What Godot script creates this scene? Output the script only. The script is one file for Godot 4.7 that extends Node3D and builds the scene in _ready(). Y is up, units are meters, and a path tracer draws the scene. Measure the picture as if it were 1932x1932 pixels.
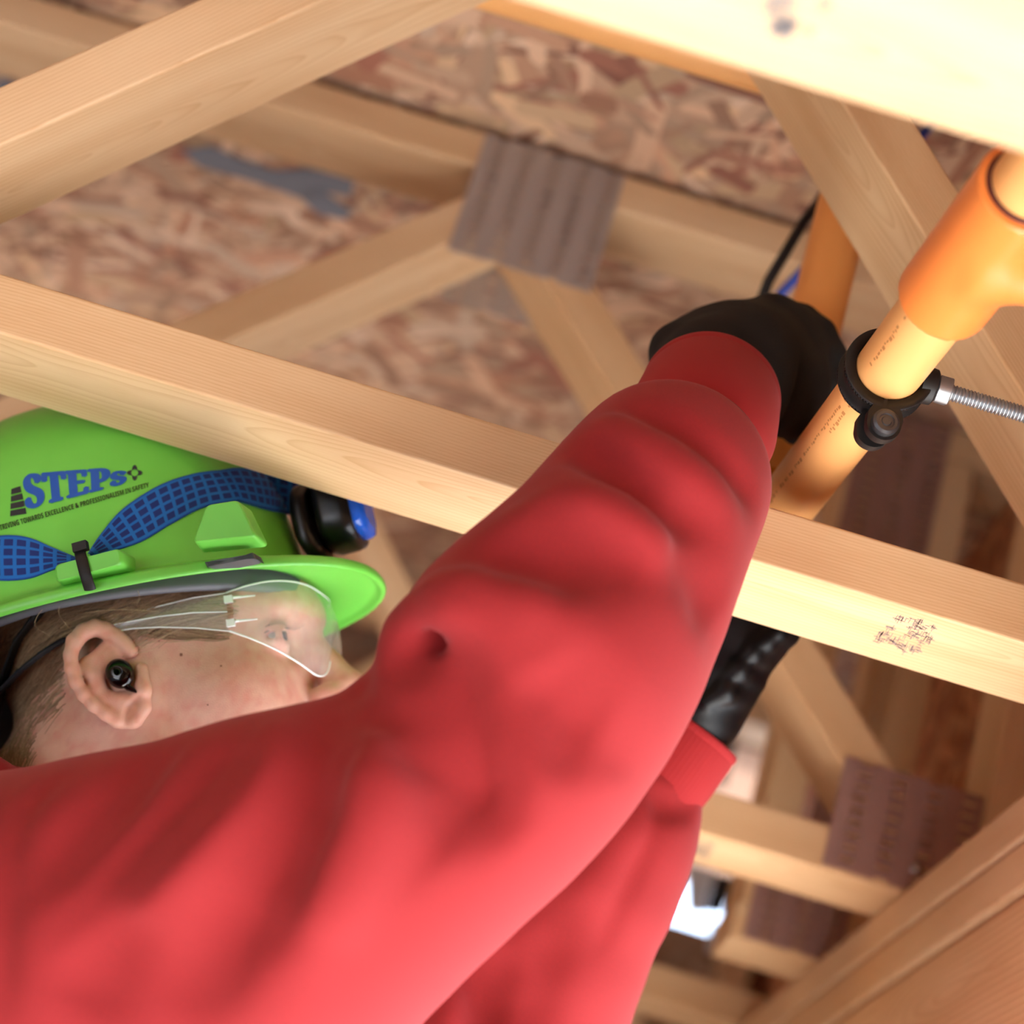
extends Node3D
# A worker in a red sweatshirt and lime hard hat fits orange sprinkler pipe among open-web floor trusses.
# World: y up, metres. The camera stands at EYE; trusses run along x, the pipe runs along z.
const EYE := Vector3(0.0, 2.30, 0.0)
const FOCAL := 4074.0          # focal length in pixels of the 1932-pixel frame
const PITCH := 0.42
const ROLL := 0.2942
const HB := 0.53               # underside of the bottom chords above the eye
const HT := 1.122              # underside of the floor deck above the eye
const TH := 0.038
const WD := 0.089
var right_v := Vector3.RIGHT
var up_v := Vector3.UP
var fwd_v := Vector3.FORWARD
var M := {}
var names := {}
var rng := RandomNumberGenerator.new()

# ------------------------------------------------------------------ builders
class MB:
	var v := PackedVector3Array()
	var n := PackedVector3Array()
	var uv := PackedVector2Array()
	var c := PackedColorArray()
	var idx := PackedInt32Array()
	var col := Color.WHITE
	func vert(p: Vector3, nn: Vector3, t := Vector2.ZERO) -> int:
		v.append(p); n.append(nn); uv.append(t); c.append(col)
		return v.size() - 1
	func tri(a: int, b: int, d: int) -> void:
		var g := (v[b] - v[a]).cross(v[d] - v[a])
		if g.dot(n[a] + n[b] + n[d]) > 0.0:
			idx.append(a); idx.append(d); idx.append(b)
		else:
			idx.append(a); idx.append(b); idx.append(d)
	func quad(a: int, b: int, d: int, e: int) -> void:
		tri(a, b, d); tri(a, d, e)
	func flat_quad(p0: Vector3, p1: Vector3, p2: Vector3, p3: Vector3, nn: Vector3) -> void:
		quad(vert(p0, nn, Vector2(0, 0)), vert(p1, nn, Vector2(1, 0)), vert(p2, nn, Vector2(1, 1)), vert(p3, nn, Vector2(0, 1)))
	func box(o: Vector3, ax: Vector3, ay: Vector3, az: Vector3) -> void:   # centre and half axes
		for f in [[ax, ay, az], [ay, az, ax], [az, ax, ay]]:
			for s in [-1.0, 1.0]:
				var q: Vector3 = f[2] * s
				flat_quad(o + q - f[0] - f[1], o + q + f[0] - f[1], o + q + f[0] + f[1], o + q - f[0] + f[1], q.normalized())
	func rings(rs: Array, closed := true, cap0 := false, cap1 := false, uvs := Vector2(1, 1), outward := true) -> void:
		# rs: rows of points; smooth surface over them with normals from the neighbours
		var m: int = rs.size()
		var k: int = rs[0].size()
		var base := v.size()
		var cent := []
		for r in rs:
			var s := Vector3.ZERO
			for p in r: s += p
			cent.append(s / k)
		for i in m:
			for j in k + (1 if closed else 0):
				var jj := j % k
				var p: Vector3 = rs[i][jj]
				var j0 := (jj + k - 1) % k if closed else maxi(jj - 1, 0)
				var j1 := (jj + 1) % k if closed else mini(jj + 1, k - 1)
				var du: Vector3 = rs[i][j1] - rs[i][j0]
				var dv: Vector3 = rs[mini(i + 1, m - 1)][jj] - rs[maxi(i - 1, 0)][jj]
				var nn := du.cross(dv).normalized()
				if nn == Vector3.ZERO:
					nn = (p - cent[i]).normalized()
				if closed and outward and nn.dot(p - cent[i]) < 0.0: nn = -nn
				vert(p, nn, Vector2(float(j) / k, float(i) / maxf(m - 1, 1)) * uvs)
		var w := k + (1 if closed else 0)
		for i in m - 1:
			for j in w - 1:
				quad(base + i * w + j, base + i * w + j + 1, base + (i + 1) * w + j + 1, base + (i + 1) * w + j)
		for e in [[cap0, 0, 1], [cap1, m - 1, m - 2]]:
			if e[0]:
				var ci: Vector3 = cent[e[1]]
				var nn2: Vector3 = (ci - cent[e[2]]).normalized()
				var a := vert(ci, nn2)
				var first := v.size()
				for j in k: vert(rs[e[1]][j], nn2)
				for j in k: tri(a, first + j, first + (j + 1) % k)
	func tube(path: Array, radii, sides := 12, caps := true, flat := 1.0, side_hint := Vector3.ZERO) -> void:
		var rs := []
		var m := path.size()
		var prev := Vector3.ZERO
		for i in m:
			var t: Vector3 = (path[mini(i + 1, m - 1)] - path[maxi(i - 1, 0)]).normalized()
			var a: Vector3
			if side_hint != Vector3.ZERO:
				a = (side_hint - t * side_hint.dot(t)).normalized()
			elif prev == Vector3.ZERO:
				a = t.cross(Vector3(0.31, 0.77, 0.55)).normalized()
			else:
				a = (prev - t * prev.dot(t)).normalized()
			prev = a
			var b := t.cross(a)
			var r: float = radii[i] if radii is Array else radii
			var row := []
			for j in sides:
				var q := TAU * j / sides
				row.append(path[i] + (a * cos(q) + b * sin(q) * flat) * r)
			rs.append(row)
		rings(rs, true, caps, caps)
	func mesh(mat: Material = null) -> ArrayMesh:
		var arr := []
		arr.resize(Mesh.ARRAY_MAX)
		arr[Mesh.ARRAY_VERTEX] = v; arr[Mesh.ARRAY_NORMAL] = n; arr[Mesh.ARRAY_TEX_UV] = uv
		arr[Mesh.ARRAY_COLOR] = c; arr[Mesh.ARRAY_INDEX] = idx
		var am := ArrayMesh.new()
		am.add_surface_from_arrays(Mesh.PRIMITIVE_TRIANGLES, arr)
		if mat: am.surface_set_material(0, mat)
		return am

func W(px: float, py: float, z: float) -> Vector3:      # a point z metres before the lens
	return EYE + fwd_v * z + right_v * ((px - 966.0) / FOCAL * z) - up_v * ((py - 966.0) / FOCAL * z)
func ray(px: float, py: float) -> Vector3:
	return fwd_v + right_v * ((px - 966.0) / FOCAL) - up_v * ((py - 966.0) / FOCAL)
func Wd(px: float, py: float, d: float) -> Vector3:     # a point on the upright plane d metres away
	var r := ray(px, py)
	return EYE + r * (d / -r.z)
func at(x: float, h: float, d: float) -> Vector3:        # x, height above the eye, distance
	return EYE + Vector3(x, h, -d)

func numbered(called: String) -> String:
	var k: int = names.get(called, -1) + 1
	names[called] = k
	return called if k == 0 else "%s_%03d" % [called, k]
func thing(called: String, label: String, category: String, where := Vector3.ZERO, group := "") -> Node3D:
	var o := Node3D.new()
	o.name = numbered(called)
	o.position = where
	add_child(o)
	return tag(o, label, category, group)
func tag(o: Node3D, label: String, category: String, group := "") -> Node3D:
	o.set_meta("label", label)
	if category != "": o.set_meta("category", category)
	if group != "": o.set_meta("group", group)
	return o
func part(called: String, mb: MB, mat: Material, parent: Node3D, label := "") -> MeshInstance3D:
	# mb is in world space; parents stand unrotated at their own position
	var o := MeshInstance3D.new()
	o.name = called
	o.mesh = mb.mesh(mat)
	parent.add_child(o, true)
	var off := Vector3.ZERO
	var q: Node = parent
	while q != self and q is Node3D:
		off += q.position
		q = q.get_parent()
	o.position = -off
	if parent != self and parent is MeshInstance3D and parent.position != Vector3.ZERO:
		pass
	if label != "": o.set_meta("label", label)
	return o
func structure(called: String, mb: MB, mat: Material, parent: Node3D = self) -> MeshInstance3D:
	var o := part(called, mb, mat, parent)
	if parent == self: o.set_meta("kind", "structure")
	return o

func mat(c: Color, rough := 0.7, extra := {}) -> StandardMaterial3D:
	var m := StandardMaterial3D.new()
	m.albedo_color = c
	m.roughness = rough
	for k in extra: m.set(k, extra[k])
	return m

# ------------------------------------------------------------------ textures
func tex_from(w: int, h: int, bytes: PackedByteArray) -> ImageTexture:
	var im := Image.create_from_data(w, h, false, Image.FORMAT_RGB8, bytes)
	im.generate_mipmaps()
	return ImageTexture.create_from_image(im)

# Sawn spruce. One atlas: rows 0-.25 and .25-.5 wide faces, .5-.625 and .625-.75 edges, .75-1 an end-grain-free plain face.
# The pattern runs round a closed path of noise, so it repeats without a seam along the board.
func wood_texture(seed_: int, light: Color, dark: Color, w := 2048, h := 768) -> ImageTexture:
	var n1 := FastNoiseLite.new(); n1.seed = seed_; n1.frequency = 1.0; n1.fractal_octaves = 3
	var n2 := FastNoiseLite.new(); n2.seed = seed_ + 7; n2.frequency = 1.0; n2.fractal_octaves = 2
	var bytes := PackedByteArray()
	bytes.resize(w * h * 3)
	var bands := [[0, 256, 0.089, 0.034, 0.012, 0.016, 0.0040, 0.006], [256, 512, 0.089, 0.060, 0.010, 0.014, 0.0046, 0.006], [512, 640, 0.038, 0.110, 0.03, 0.010, 0.0021, 0.002], [640, 768, 0.038, 0.150, 0.05, 0.012, 0.0026, 0.0025]]
	var at_ := 0
	for b in bands:
		var rows: int = b[1] - b[0]
		for y in range(b[0], b[1]):
			var v: float = (y - b[0] + 0.5) / rows * b[2]
			var vv: float = v - b[3]
			for x in w:
				var a := TAU * x / w
				var cx := cos(a)
				var sx := sin(a)
				var nn := n1.get_noise_3d(cx * 0.55, sx * 0.55, v * 16.0 + b[0])
				var deep: float = b[4] + b[5] * cx + nn * b[7]
				var r := sqrt(vv * vv + deep * deep)
				var f := fposmod(r / b[6] + nn * 0.2, 1.0)
				var late := f * f * f
				late = late * (1.0 if f < 0.93 else (1.0 - f) / 0.07)
				var fib := n2.get_noise_3d(cx * 4.0, sx * 4.0, v * 1500.0 + 31.0)
				var broad := n2.get_noise_3d(cx * 0.4 + 9.0, sx * 0.4, v * 22.0 + b[0] * 3.0)
				var t := clampf(late * 0.42 + fib * 0.13 + broad * 0.30 + 0.12, 0.0, 1.0)
				var cr := light.lerp(dark, t)
				bytes[at_] = int(clampf(cr.r, 0, 1) * 255); bytes[at_ + 1] = int(clampf(cr.g, 0, 1) * 255); bytes[at_ + 2] = int(clampf(cr.b, 0, 1) * 255)
				at_ += 3
	return tex_from(w, h, bytes)

func noise_tex(seed_: int, freq: float, size: int, lo: Color, hi: Color, oct := 4, kind := FastNoiseLite.TYPE_SIMPLEX_SMOOTH) -> NoiseTexture2D:
	var n := FastNoiseLite.new()
	n.seed = seed_; n.frequency = freq; n.fractal_octaves = oct; n.noise_type = kind
	var t := NoiseTexture2D.new()
	t.noise = n; t.width = size; t.height = size; t.seamless = true; t.normalize = true
	var g := Gradient.new()
	g.set_color(0, lo); g.set_color(1, hi)
	t.color_ramp = g
	return t

# ------------------------------------------------------------------ lumber
# A sawn board from a to b: cross-section half sizes along su (wide) and sv (narrow); ends cut on planes with normals c0 and c1.
func lumber(mb: MB, a: Vector3, b: Vector3, su: Vector3, sv: Vector3, hu: float, hv: float, u_off := 0.0, variant := 0, c0 := Vector3.ZERO, c1 := Vector3.ZERO, bev := 0.0022) -> void:
	var t := (b - a).normalized()
	if c0 == Vector3.ZERO: c0 = t
	if c1 == Vector3.ZERO: c1 = t
	var sec := []     # [u, v, normal u, normal v, texture v]
	var wide := [[0.005, 0.245], [0.255, 0.495]] if variant % 2 == 0 else [[0.255, 0.495], [0.005, 0.245]]
	wide = [[wide[0][0] * 4.0 / 3.0, wide[0][1] * 4.0 / 3.0], [wide[1][0] * 4.0 / 3.0, wide[1][1] * 4.0 / 3.0]]
	var nar := [[0.675, 0.825], [0.842, 0.992]] if (variant / 2) % 2 == 0 else [[0.842, 0.992], [0.675, 0.825]]
	var sides := [[0, -1, wide[0], false], [1, 0, nar[0], false], [0, 1, wide[1], true], [-1, 0, nar[1], true]]
	for s in sides:
		var nu := float(s[0])
		var nv := float(s[1])
		var tv: Array = s[2]
		for e in [[-1.0, tv[0]], [1.0, tv[1]]]:
			for k in 2:
				# k = 0: eased corner point, k = 1: flat start (order turned on the far end)
				var kk: int = k if e[0] < 0 else 1 - k
				var inset := bev if kk == 1 else bev * 0.3
				var drop := 0.0 if kk == 1 else bev * 0.3
				var u: float
				var v: float
				var nr: Vector2
				var along: float = e[0]
				var tu: Vector2 = Vector2(-nv, nu)     # running direction round the section
				var pc := Vector2(nu * hu, nv * hv) + tu * along * (absf(tu.x) * hu + absf(tu.y) * hv)
				pc -= tu * along * inset
				pc -= Vector2(nu, nv) * drop
				nr = (Vector2(nu, nv) + (tu * along * 0.8 if kk == 0 else Vector2.ZERO)).normalized()
				sec.append([pc.x, pc.y, nr.x, nr.y, e[1]])
	var base := mb.v.size()
	var ln := (b - a).length()
	for end in 2:
		var o := a if end == 0 else b
		var cn := c0 if end == 0 else c1
		for s in sec:
			var p: Vector3 = o + su * s[0] + sv * s[1]
			var along2: float = (o - p).dot(cn) / t.dot(cn)
			p += t * along2
			var uu: float = ((p - a).dot(t)) / 0.72 + u_off
			mb.vert(p, (su * s[2] + sv * s[3]).normalized(), Vector2(uu, s[4]))
	var k2 := sec.size()
	for j in k2:
		var j1 := (j + 1) % k2
		mb.quad(base + j, base + j1, base + k2 + j1, base + k2 + j)
	for end in 2:
		var cn2 := (-c0 if end == 0 else c1)
		if cn2.dot(t) * (1.0 if end == 1 else -1.0) < 0: cn2 = -cn2
		var f := mb.v.size()
		for j in k2:
			mb.vert(mb.v[base + end * k2 + j], cn2, Vector2(0.3 + sec[j][0] * 0.05, 0.9 + sec[j][1]))
		for j in range(1, k2 - 1): mb.tri(f, f + j, f + j + 1)

func tinted(c: Color) -> Color: return c.srgb_to_linear()

func _ready() -> void:
	rng.seed = 20240611
	# ---- camera
	var f0 := Vector3(0, sin(PITCH), -cos(PITCH))
	var u0 := Vector3(0, cos(PITCH), sin(PITCH))
	fwd_v = f0
	right_v = Vector3.RIGHT * cos(ROLL) + u0 * sin(ROLL)
	up_v = u0 * cos(ROLL) - Vector3.RIGHT * sin(ROLL)
	var cam := Camera3D.new()
	cam.name = "camera"
	cam.transform = Transform3D(Basis(right_v, up_v, -fwd_v), EYE)
	cam.fov = rad_to_deg(2.0 * atan(966.0 / FOCAL))
	cam.near = 0.05; cam.far = 400.0
	var lens := CameraAttributesPhysical.new()
	lens.frustum_focal_length = 24.0 * FOCAL / 1932.0
	lens.frustum_focus_distance = 1.25
	lens.exposure_aperture = 2.8
	cam.attributes = lens
	add_child(cam)
	cam.fov = rad_to_deg(2.0 * atan(966.0 / FOCAL))
	cam.current = true
	# ---- daylight
	var we := WorldEnvironment.new()
	we.name = "daylight"
	var env := Environment.new()
	env.background_mode = Environment.BG_SKY
	var sky := Sky.new()
	var sm := ProceduralSkyMaterial.new()
	sm.sky_top_color = Color(0.62, 0.72, 0.86)
	sm.sky_horizon_color = Color(0.90, 0.93, 0.97)
	sm.ground_horizon_color = Color(0.80, 0.79, 0.76)
	sm.ground_bottom_color = Color(0.62, 0.60, 0.56)
	sm.sky_energy_multiplier = 2.3
	sm.ground_energy_multiplier = 1.6
	sky.sky_material = sm
	env.sky = sky
	env.ambient_light_source = Environment.AMBIENT_SOURCE_DISABLED
	env.tonemap_mode = Environment.TONE_MAPPER_LINEAR
	env.tonemap_exposure = 1.10
	env.sdfgi_enabled = true; env.ssao_enabled = true; env.ssil_enabled = true
	we.environment = env
	add_child(we)
	var sun := DirectionalLight3D.new()
	sun.name = "sun"
	sun.light_energy = 17.0
	sun.light_color = Color(0.97, 0.98, 1.0)
	sun.light_angular_distance = 0.6
	sun.shadow_enabled = true
	add_child(sun)
	sun.look_at_from_position(Vector3(3.2, 4.2, 0.9), Vector3.ZERO)
	materials()
	build_room()
	build_trusses()
	build_pipes()
	build_background()
	build_person()

func materials() -> void:
	var wt := wood_texture(11, Color(0.95, 0.90, 0.83), Color(0.80, 0.66, 0.52))
	M.wood = mat(Color(1, 1, 1), 0.62, {"albedo_texture": wt, "vertex_color_use_as_albedo": true})
	M.steel = mat(Color(0.70, 0.66, 0.64), 0.5, {"metallic": 0.4})
	M.old_steel = mat(Color(0.66, 0.52, 0.49), 0.5, {"metallic": 0.4})
	M.osb = mat(Color(0.80, 0.74, 0.70), 0.8, {"vertex_color_use_as_albedo": true})
	M.flake = mat(Color(1, 1, 1), 0.75, {"vertex_color_use_as_albedo": true})
	M.cpvc = mat(Color(0.96, 0.71, 0.44), 0.42)
	M.black = mat(Color(0.03, 0.03, 0.032), 0.6)

func flake_mesh() -> ArrayMesh:
	var r := RandomNumberGenerator.new()
	r.seed = 5
	var mb := MB.new()
	var pts := [Vector2(-0.5, -0.30), Vector2(-0.42, -0.5), Vector2(0.1, -0.46), Vector2(0.46, -0.5), Vector2(0.5, -0.1), Vector2(0.44, 0.44), Vector2(0.05, 0.5), Vector2(-0.38, 0.42), Vector2(-0.47, 0.15)]
	var c := mb.vert(Vector3(0, -0.5, 0), Vector3.DOWN)
	var first := mb.v.size()
	for p in pts: mb.vert(Vector3(p.x, -0.5, p.y), Vector3.DOWN)
	for i in pts.size(): mb.tri(c, first + i, first + (i + 1) % pts.size())
	for i in pts.size():
		var a: Vector2 = pts[i]
		var b: Vector2 = pts[(i + 1) % pts.size()]
		mb.flat_quad(Vector3(a.x, -0.5, a.y), Vector3(b.x, -0.5, b.y), Vector3(b.x, 0.5, b.y), Vector3(a.x, 0.5, a.y), Vector3((a + b).x, 0, (a + b).y).normalized())
	return mb.mesh(M.flake)

# Wood strands pressed into a board whose visible face lies at `origin` with axes u, v and normal -w (w points into the board).
func flakes(parent: Node3D, origin: Vector3, u: Vector3, v: Vector3, w: Vector3, size: Vector2, count: int, palette: Array, seed_: int) -> void:
	var r := RandomNumberGenerator.new()
	r.seed = seed_
	var mm := MultiMesh.new()
	mm.transform_format = MultiMesh.TRANSFORM_3D
	mm.use_colors = true
	mm.mesh = flake_mesh()
	mm.instance_count = count
	for i in count:
		var p := origin + u * r.randf() * size.x + v * r.randf() * size.y
		var a := r.randf() * TAU
		if r.randf() < 0.5: a = r.randfn(0.4, 0.5)
		var ln := r.randf_range(0.03, 0.13)
		var wd := 0.005 + 0.024 * pow(r.randf(), 1.6)
		var x := (u * cos(a) + v * sin(a))
		var z := (v * cos(a) - u * sin(a))
		var tilt := r.randfn(0.0, 0.008)
		var y := (w + x * tilt).normalized()
		mm.set_instance_transform(i, Transform3D(Basis(x * ln, y * 0.0012, z * wd), p - w * r.randf_range(-0.0004, 0.0012)))
		var c: Color = palette[mini(int(pow(r.randf(), 1.2) * palette.size()), palette.size() - 1)]
		var k := r.randf_range(0.82, 1.12)
		mm.set_instance_color(i, tinted(Color(minf(c.r * k, 1), minf(c.g * k, 1), minf(c.b * k, 1))))
	var o := MultiMeshInstance3D.new()
	o.name = "wood_strands"
	o.multimesh = mm
	o.set_meta("kind", "stuff")
	parent.add_child(o, true)

func build_room() -> void:
	var y0 := EYE.y
	# floor deck overhead
	var mb := MB.new()
	mb.col = tinted(Color(0.80, 0.67, 0.56))
	mb.box(Vector3(-0.9, y0 + HT + 0.011, -0.6), Vector3(3.1, 0, 0), Vector3(0, 0.0092, 0), Vector3(0, 0, 3.3))
	var ceil_ := structure("ceiling", mb, M.osb)
	var pal := STRANDS
	flakes(ceil_, Vector3(-1.5, y0 + HT + 0.0022, -3.1), Vector3.RIGHT, Vector3(0, 0, 1), Vector3.UP, Vector2(2.3, 2.6), 19000, pal, 3)
	var chalk := mat(Color(0.47, 0.48, 0.52), 0.9)
	for poly in [[[340, 284], [400, 276], [455, 300], [520, 322], [575, 318], [630, 322], [668, 342], [662, 372], [610, 362], [560, 372], [500, 350], [430, 330], [380, 316]], [[560, 368], [610, 360], [665, 400], [650, 415], [600, 405]], [[0, 145], [30, 160], [60, 182], [50, 205], [15, 190], [-20, 190]]]:
		mb = MB.new()
		var cen := Vector2.ZERO
		for e in poly: cen += Vector2(e[0], e[1]) / poly.size()
		var c0 := mb.vert(Wh(cen.x, cen.y, HT - 0.0012), Vector3.DOWN)
		var first := mb.v.size()
		for e in poly: mb.vert(Wh(e[0], e[1], HT - 0.0012), Vector3.DOWN)
		for i in poly.size(): mb.tri(c0, first + i, first + (i + 1) % poly.size())
		part("paint_mark", mb, chalk, ceil_, "smear of blue-grey marking paint")
	# floor of pale concrete
	mb = MB.new()
	mb.box(Vector3(-0.9, -0.06, -0.4), Vector3(3.1, 0, 0), Vector3(0, 0.06, 0), Vector3(0, 0, 3.4))
	structure("floor", mb, mat(Color(0.86, 0.85, 0.82), 0.85, {"albedo_texture": noise_tex(4, 0.01, 512, Color(0.85, 0.85, 0.85), Color(1, 1, 1)), "uv1_triplanar": true, "uv1_world_triplanar": true}))
	# ground outside
	mb = MB.new()
	mb.box(Vector3(0, -0.3, 0), Vector3(40, 0, 0), Vector3(0, 0.15, 0), Vector3(0, 0, 40))
	structure("ground", mb, mat(Color(0.56, 0.55, 0.54), 0.9))
	# left wall and the wall behind the photographer with its wide door opening
	var sheath := mat(Color(0.66, 0.52, 0.40), 0.8, {"albedo_texture": noise_tex(9, 0.03, 512, Color(0.75, 0.7, 0.65), Color(1, 1, 1)), "uv1_triplanar": true, "uv1_world_triplanar": true, "uv1_scale": Vector3(3, 3, 3)})
	M.sheath = sheath
	mb = MB.new()
	mb.box(Vector3(-4.0, 1.72, -0.6), Vector3(0.05, 0, 0), Vector3(0, 1.72, 0), Vector3(0, 0, 3.3))
	structure("wall_left", mb, sheath)
	mb = MB.new()
	mb.box(Vector3(0.05, 1.72, 2.7), Vector3(1.75, 0, 0), Vector3(0, 1.72, 0), Vector3(0, 0, 0.05))
	mb.box(Vector3(-0.9, 2.82, 2.7), Vector3(3.1, 0, 0), Vector3(0, 0.62, 0), Vector3(0, 0, 0.05))
	mb.box(Vector3(1.95, 1.72, 2.7), Vector3(0.25, 0, 0), Vector3(0, 1.72, 0), Vector3(0, 0, 0.05))
	structure("wall_back", mb, sheath)
	# right wall: studs, header board and the double top plate the trusses sit on
	var x0 := 0.392
	# below its header this wall is open to daylight: a low sill, jambs at both ends and a wide opening between
	var hb_ := y0 + HB - 0.20
	mb = MB.new()
	mb.box(Vector3(x0 + 0.075, 0.25, -0.25), Vector3(0.062, 0, 0), Vector3(0, 0.25, 0), Vector3(0, 0, 2.95))
	mb.box(Vector3(x0 + 0.075, hb_ * 0.5, -2.55), Vector3(0.062, 0, 0), Vector3(0, hb_ * 0.5, 0), Vector3(0, 0, 0.65))
	mb.box(Vector3(x0 + 0.075, hb_ * 0.5, 2.2), Vector3(0.062, 0, 0), Vector3(0, hb_ * 0.5, 0), Vector3(0, 0, 0.5))
	var wr := structure("wall_right", mb, sheath)
	var tints := [SPRUCE[0], SPRUCE[1], SPRUCE[3]]
	for k in 2:
		mb = MB.new()
		mb.col = tinted(tints[k])
		lumber(mb, at(x0 + 0.07 + 0.002 * k, HB - TH * (k + 0.5), -1.4), at(x0 + 0.07 + 0.002 * k, HB - TH * (k + 0.5), 3.2), Vector3.RIGHT, Vector3.UP, 0.07, TH * 0.5 - 0.0006, 0.37 * k, 1 + k, Vector3.ZERO, Vector3.ZERO, 0.004)
		part("top_plate", mb, M.wood, wr)
	mb = MB.new()
	mb.col = tinted(tints[2])
	lumber(mb, at(x0 + 0.026, HB - TH * 2 - 0.062, -1.4), at(x0 + 0.026, HB - TH * 2 - 0.062, 3.2), Vector3.UP, Vector3.RIGHT, 0.0615, 0.019, 0.6, 3, Vector3.ZERO, Vector3.ZERO, 0.004)
	part("header_board", mb, M.wood, wr)
	# rim panel closing the truss ends above the right wall
	mb = MB.new()
	mb.col = tinted(Color(0.90, 0.62, 0.44))
	mb.box(at(0.533, (HB + HT) * 0.5, 0.9), Vector3(0.011, 0, 0), Vector3(0, (HT - HB) * 0.5, 0), Vector3(0, 0, 2.3))
	var rim := structure("trim_1", mb, M.osb)
	flakes(rim, at(0.5215, HB, 3.0), Vector3.FORWARD * -1.0, Vector3.UP, Vector3.RIGHT, Vector2(2.6, 0.59), 1500, [Color(0.86, 0.60, 0.44), Color(0.80, 0.53, 0.38), Color(0.90, 0.66, 0.48)], 8)

# A punched steel connector plate: strips between columns of slots, thin and real.
func plate(parent: Node3D, x0: float, x1: float, h0: float, h1: float, d: float, outward: float, m: Material) -> void:
	var mb := MB.new()
	var cols := int(roundf((x1 - x0) / 0.029))
	var cw := (x1 - x0) / cols
	var dz := Vector3(0, 0, 0.0006)
	var zc := d - outward * 0.0009
	for i in cols:
		var xa := x0 + cw * i
		mb.box(at(xa + cw * 0.22, (h0 + h1) * 0.5, zc), Vector3(cw * 0.22, 0, 0), Vector3(0, (h1 - h0) * 0.5, 0), dz)
		mb.box(at(xa + cw * 0.92, (h0 + h1) * 0.5, zc), Vector3(cw * 0.08, 0, 0), Vector3(0, (h1 - h0) * 0.5, 0), dz)
		var rows := int((h1 - h0) / 0.0105)
		var rh := (h1 - h0) / rows
		for j in rows:
			var sh := 0.5 * (i % 2)
			var hc := h0 + rh * (j + 0.3 + sh * 0.4)
			mb.box(at(xa + cw * 0.64, hc, zc), Vector3(cw * 0.2, 0, 0), Vector3(0, rh * 0.25, 0), dz)
			# bent tooth root beside each slot
			mb.box(at(xa + cw * 0.64, hc + rh * 0.36, zc - outward * 0.0007), Vector3(cw * 0.19, 0, 0), Vector3(0, rh * 0.05, 0.0007), dz * 1.5)
	part("connector_plate", mb, m, parent)

func web(parent: Node3D, xa: float, ha: float, xb: float, hb: float, d: float, col: Color, seed_: int) -> void:
	# centre line from (xa, ha) to (xb, hb), both ends cut upright
	var mb := MB.new()
	mb.col = tinted(col)
	var t := Vector3(xb - xa, hb - ha, 0).normalized()
	var up2 := Vector3(-t.y, t.x, 0)
	if up2.y < 0: up2 = -up2
	lumber(mb, at(xa, ha, d + WD * 0.5), at(xb, hb, d + WD * 0.5), Vector3(0, 0, 1), up2, WD * 0.5, TH * 0.5, fposmod(seed_ * 0.317, 1.0), seed_, Vector3.RIGHT, Vector3.RIGHT)
	part("web", mb, M.wood, parent)

const STRANDS := [Color(0.79, 0.65, 0.54), Color(0.76, 0.61, 0.50), Color(0.84, 0.72, 0.62), Color(0.72, 0.55, 0.44), Color(0.78, 0.64, 0.53), Color(0.66, 0.47, 0.37), Color(0.80, 0.66, 0.52), Color(0.70, 0.53, 0.43), Color(0.58, 0.38, 0.31)]
const TAN48 := 1.112
const SPRUCE := [Color(0.96, 0.87, 0.745), Color(0.95, 0.85, 0.715), Color(0.965, 0.88, 0.76), Color(0.945, 0.835, 0.695)]
func truss(label: String, d: float, apex: float, xl: float, xr: float, seed_: int, half := 0.42) -> Node3D:
	var o := thing("floor_truss", label, "truss", at((xl + xr) * 0.5, HB, d + WD * 0.5), "open web floor trusses")
	for k in 2:
		var mb := MB.new()
		mb.col = tinted(SPRUCE[(seed_ + k) % 4])
		var h := HT - TH * 0.5 - 0.0070 if k == 0 else HB + TH * 0.5
		lumber(mb, at(xl, h, d + WD * 0.5), at(xr, h, d + WD * 0.5), Vector3(0, 0, 1), Vector3.UP, WD * 0.5, TH * 0.5 - (0.0005 if k == 0 else 0.0), fposmod(seed_ * 0.23 + k * 0.41, 1.0), seed_ + k)
		part("top_chord" if k == 0 else "bottom_chord", mb, M.wood, o)
	var yt := 1.0595     # web centre line at an upper joint
	var yb := yt - 0.42 * TAN48
	var k0 := int(ceil((xl - apex) / half))
	var x := apex + half * k0
	var kk := k0
	var n := 0
	while x + half <= xr + 0.02:
		var top_first := posmod(kk, 2) == 0
		web(o, x + 0.0008, yt if top_first else yb, x + half - 0.0008, yb if top_first else yt, d, SPRUCE[(seed_ + 2 + n) % 4], seed_ + n * 3)
		x += half; kk += 1; n += 1
	# end post over the bearing wall
	if xr > 0.4:
		var mb2 := MB.new()
		mb2.col = tinted(SPRUCE[(seed_ + 3) % 4])
		lumber(mb2, at(xr - 0.03, HB + TH + 0.0005, d + WD * 0.5), at(xr - 0.03, HT - TH - 0.009, d + WD * 0.5), Vector3(0, 0, 1), Vector3.RIGHT, WD * 0.5, TH * 0.5, 0.2, seed_)
		part("end_post", mb2, M.wood, o)
	return o

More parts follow.
